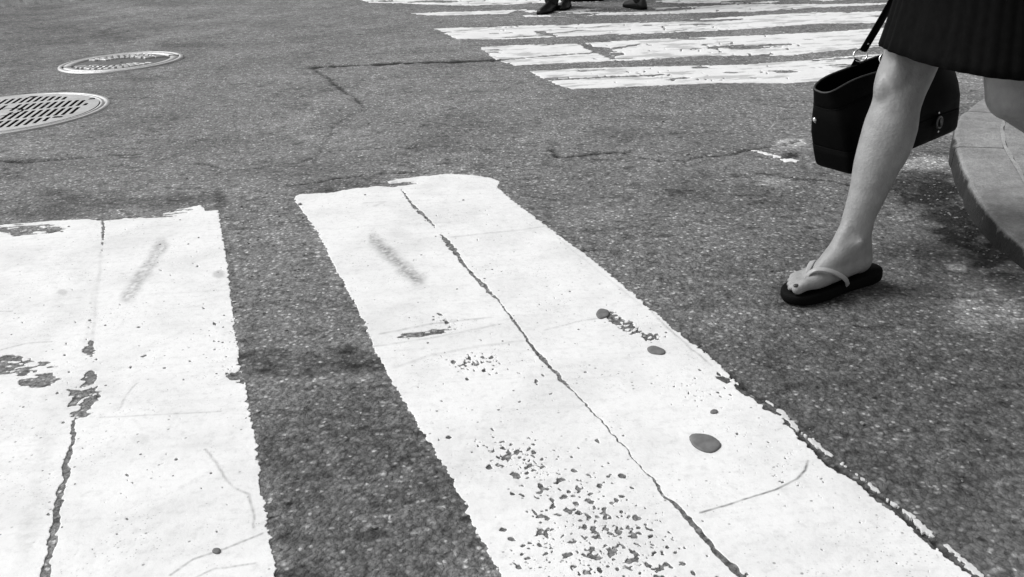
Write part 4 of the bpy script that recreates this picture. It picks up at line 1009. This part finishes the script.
bm = bmesh.new(); vr = loft(bm, [bag_ring(v, 0.005) for v in (1.0, 0.7, 0.4, 0.12)], caps=False); bm.faces.new(vr[-1])
child_to(bm_obj('lining', bm, MA['lining']), bag)
rim = bag_ring(1.0, 0.0025, 96)
bm = bmesh.new(); tube(bm, rim + rim[:2], 0.0027, 8); child_to(bm_obj('rim_piping', bm, MA['piping']), bag)
for v in (0.287, 0.80):
    rg = bag_ring(v, 0.0003, 96); bm = bmesh.new(); tube(bm, rg + rg[:2], 0.0012, 6); child_to(bm_obj('stitched_seam', bm, MA['leather']), bag)
def bp(x, side, z):   # point on the bag: x along 0..1, side 0 near 1 far
    return bA + bx * blen * x + bn * (BW * side) + bz * z
hcen = wrR + A3(-0.008, -0.035, -0.115)          # where the straps cross the fingers
def torus(bm, c, nrm, R_, r_, n=28, m=8, sx=1.0):
    e1, e2, d = frame_of(nrm)
    rr = [[c + (e1 * math.cos(t) * sx + e2 * math.sin(t)) * (R_ + r_ * math.cos(q)) + d * r_ * math.sin(q) for q in np.linspace(0, 2 * math.pi, m, endpoint=False)] for t in np.linspace(0, 2 * math.pi, n, endpoint=False)]
    loft(bm, rr + [rr[0]], caps=False)
STR = {}
for side in (1, 0):
    st_bm = bmesh.new(); ringsC = []
    for x in (0.295, 0.70):
        low = bp(x, 0.90 if side else 0.10, 0.175); rm = bp(x, 0.87 if side else 0.13, 0.212)
        toward = hcen - rm; toward /= np.linalg.norm(toward)
        rc = rm + toward * 0.038
        tube(st_bm, [low, rm, rc - toward * 0.010], 1.0, 8, flat=(0.0120, 0.0024), up=bn)
        ringsC.append((rc, toward))
    (r0, t0), (r1, t1) = ringsC
    P = smooth_pts([r0 + t0 * 0.011, r0 * 0.55 + hcen * 0.45, hcen - bx * 0.018, hcen + A3(0, 0, 0.008), hcen + bx * 0.018, r1 * 0.55 + hcen * 0.45, r1 + t1 * 0.011], 6)
    tube(st_bm, list(P), 1.0, 8, flat=(0.0125, 0.0028), up=bn)
    so_ = bm_obj('strap', st_bm, MA['leather']); child_to(so_, bag)
    for rc, tw in ringsC:
        bm = bmesh.new(); torus(bm, rc, A3(-0.2, -0.85, 0.5), 0.0155, 0.0019)
        o = bm_obj('ring', bm, MA['chrome']); o.parent = so_; o.matrix_parent_inverse = Matrix.Identity(4)
        bm = bmesh.new(); c = rc + tw * 0.030 - bn * 0.003; ell(bm, c, bx * 0.003, bn * 0.002, bz * 0.003, 10, 6)
        o = bm_obj('rivet', bm, MA['chrome']); o.parent = so_; o.matrix_parent_inverse = Matrix.Identity(4)
# turn-lock on the near side, stud on the end
bm = bmesh.new(); c = bp(0.765, -0.09, 0.050); torus(bm, c, bn, 0.0135, 0.0035, sx=0.7)
cl = bm_obj('turn_lock', bm, MA['gunmetal']); child_to(cl, bag)
bm = bmesh.new(); tube(bm, [c - bz * 0.010 - bn * 0.004, c + bz * 0.010 - bn * 0.004], 0.003, 8)
o = bm_obj('lock_bar', bm, MA['gunmetal']); o.parent = cl; o.matrix_parent_inverse = Matrix.Identity(4)
for dz in (0.024, -0.024):
    bm = bmesh.new(); ell(bm, c + bz * dz + bn * 0.002, bx * 0.003, bn * 0.002, bz * 0.003, 10, 6)
    o = bm_obj('rivet', bm, MA['chrome']); o.parent = cl; o.matrix_parent_inverse = Matrix.Identity(4)
c = bA + bn * (BW * 0.76) - bx * 0.026 + bz * 0.130
bm = bmesh.new(); ell(bm, c, bx * 0.005, bn * 0.006, bz * 0.006, 14, 8); torus(bm, c + bx * 0.003, bx, 0.008, 0.0016)
child_to(bm_obj('stud', bm, MA['chrome']), bag)

# --- pedestrians on the far crossing
def shoe(parent, f, ln=0.28):
    k = ln / 0.26
    bm = bmesh.new(); rings = []
    prof = [(-0.01, 0.0, 0.018, 0.05), (0.0, 0.0, 0.030, 0.085), (0.03, 0, 0.036, 0.098), (0.07, 0, 0.036, 0.094), (0.11, 0, 0.038, 0.074), (0.15, 0.0, 0.043, 0.060), (0.19, 0.0, 0.046, 0.052), (0.225, 0.0, 0.042, 0.045), (0.25, 0.0, 0.030, 0.036), (0.262, 0.0, 0.014, 0.028)]
    for a, b, w, h in prof:
        ring = []
        for t in np.linspace(0, 2 * math.pi, 20, endpoint=False):
            zz = 0.012 + (h - 0.012) * max(0, math.sin(t)) if math.sin(t) > 0 else 0.012
            ww = w * (1 - 0.35 * max(0, math.sin(t)) ** 2)
            ring.append(f(a * k, b + ww * math.cos(t), zz))
        rings.append(ring)
    loft(bm, rings); o = bm_obj('shoe', bm, MA['shoe']); child_to(o, parent)
    bm = bmesh.new(); rings = []
    for z, q in ((0.0, 0.98), (0.013, 1.04)):
        up_ = [f(a * k, w * q, z) for a, b, w, h in prof]; dn = [f(a * k, -w * q, z) for a, b, w, h in prof[::-1]]
        rings.append(up_ + dn)
    loft(bm, rings); s2 = bm_obj('sole', bm, MA['rubber'], None); s2.parent = o; s2.matrix_parent_inverse = Matrix.Identity(4)
    return o
def pedestrian(heels, dirs, Fw, label, s=1.0, lifts=(0, 0), pitches=(0, 0), tr='trousers', jk='jacket'):
    Fw = np.array([Fw[0], Fw[1], 0.0]); Fw /= np.linalg.norm(Fw); Lw_ = np.cross(U3, Fw)
    mid = (np.array(heels[0]) + np.array(heels[1])) / 2
    root = empty('person', (mid[0], mid[1], 0)); tag(root, label, 'person', 'pedestrians')
    tb = bmesh.new(); jb = bmesh.new(); bb = bmesh.new(); hb = bmesh.new(); eb = []
    pl = A3(mid[0], mid[1], 0.90 * s) + Fw * 0.05
    for k, (hl, dr) in enumerate(zip(heels, dirs)):
        sg = -1 if k == 0 else 1        # right foot first
        f = Foot((hl[0], hl[1], h1(hl[0], hl[1]) + PAINT_T + 0.002 + lifts[k]), dr, -sg * Lw_, pitch=pitches[k])
        shoe(root, f, 0.285 * s)
        an = f(0.06, 0, 0.095); hip = pl + Lw_ * 0.09 * sg
        kn = (an + hip) / 2 + Fw * 0.07
        cap(tb, hip, 0.095 * s, kn, 0.072 * s); cap(tb, kn, 0.072 * s, an + U3 * -0.015, 0.056 * s)
        cap(bb, an - U3 * 0.03, 0.036, an + U3 * 0.06, 0.038)
        sh = pl + U3 * 0.52 * s + Lw_ * 0.20 * sg; el_ = sh + A3(0, 0, -0.29 * s) + Lw_ * 0.05 * sg - Fw * 0.06 * sg; wr = el_ + A3(0, 0, -0.24 * s) + Fw * (0.09 + 0.05 * sg)
        cap(jb, sh, 0.066 * s, el_, 0.052 * s); cap(jb, el_, 0.052 * s, wr, 0.040 * s); hand(bb, wr, A3(0, 0, -1) + Fw * 0.2, -Lw_ * sg, Fw, 0.4, s)
        cap(bb, el_, 0.038, wr, 0.028); cap(bb, sh, 0.045, el_, 0.038); cap(bb, hip, 0.07, kn, 0.05); cap(bb, kn, 0.05, an, 0.036)
    ell(tb, pl + U3 * 0.03, Fw * 0.12 * s, Lw_ * 0.18 * s, U3 * 0.14 * s)
    ell(jb, pl + U3 * 0.16 * s, Fw * 0.125 * s, Lw_ * 0.165 * s, U3 * 0.18 * s); ell(jb, pl + U3 * 0.38 * s, Fw * 0.13 * s, Lw_ * 0.19 * s, U3 * 0.2 * s); ell(jb, pl + U3 * 0.52 * s, Fw * 0.085 * s, Lw_ * 0.21 * s, U3 * 0.065 * s)
    ell(bb, pl + U3 * 0.05, Fw * 0.09, Lw_ * 0.15, U3 * 0.12); cap(bb, pl, 0.08, pl + U3 * 0.5, 0.08); cap(bb, pl + U3 * 0.52 * s + Lw_ * 0.2, 0.045, pl + U3 * 0.52 * s - Lw_ * 0.2, 0.045)
    ell(bb, pl + U3 * 0.40 * s, Fw * 0.09 * s, Lw_ * 0.14 * s, U3 * 0.2 * s); cap(bb, pl + U3 * 0.52 * s, 0.06, pl + U3 * 0.66 * s + Fw * 0.02, 0.056)
    head(bb, hb, pl + U3 * 0.755 * s + Fw * 0.03, Fw, Lw_, 1.08 * s, False, eb)
    child_to(remesh(bm_obj('body', bb, MA['skin']), 0.008, 3), root); child_to(remesh(bm_obj('trousers', tb, MA[tr]), 0.010, 3), root)
    child_to(remesh(bm_obj('jacket', jb, MA[jk]), 0.010, 3), root); child_to(remesh(bm_obj('hair', hb, MA['hair']), 0.01, 3), root)
    for e_ in eb: child_to(bm_obj('eye', e_, MA['eye']), root)
p1 = G(557, 10.5); p1b = G(566, 8)
pedestrian([(p1[0] - 0.01, p1[1] + 0.05), (p1b[0] + 0.02, p1b[1] + 0.12)], [(-0.38, -0.75), (-0.2, -0.9)], (-0.4, -0.8), 'pedestrian in dark shoes stepping left on the far stripe, only shoes visible', 1.0)
p2 = G(640, 10.0); p2b = G(597, 2.0)
pedestrian([(p2b[0] + 0.05, p2b[1] + 0.06), (p2[0] + 0.03, p2[1] + 0.02)], [(-0.9, 0.2), (-0.35, 0.9)], (-0.5, 0.8), 'pedestrian walking away at the top edge, right of the other shoes', 0.97)
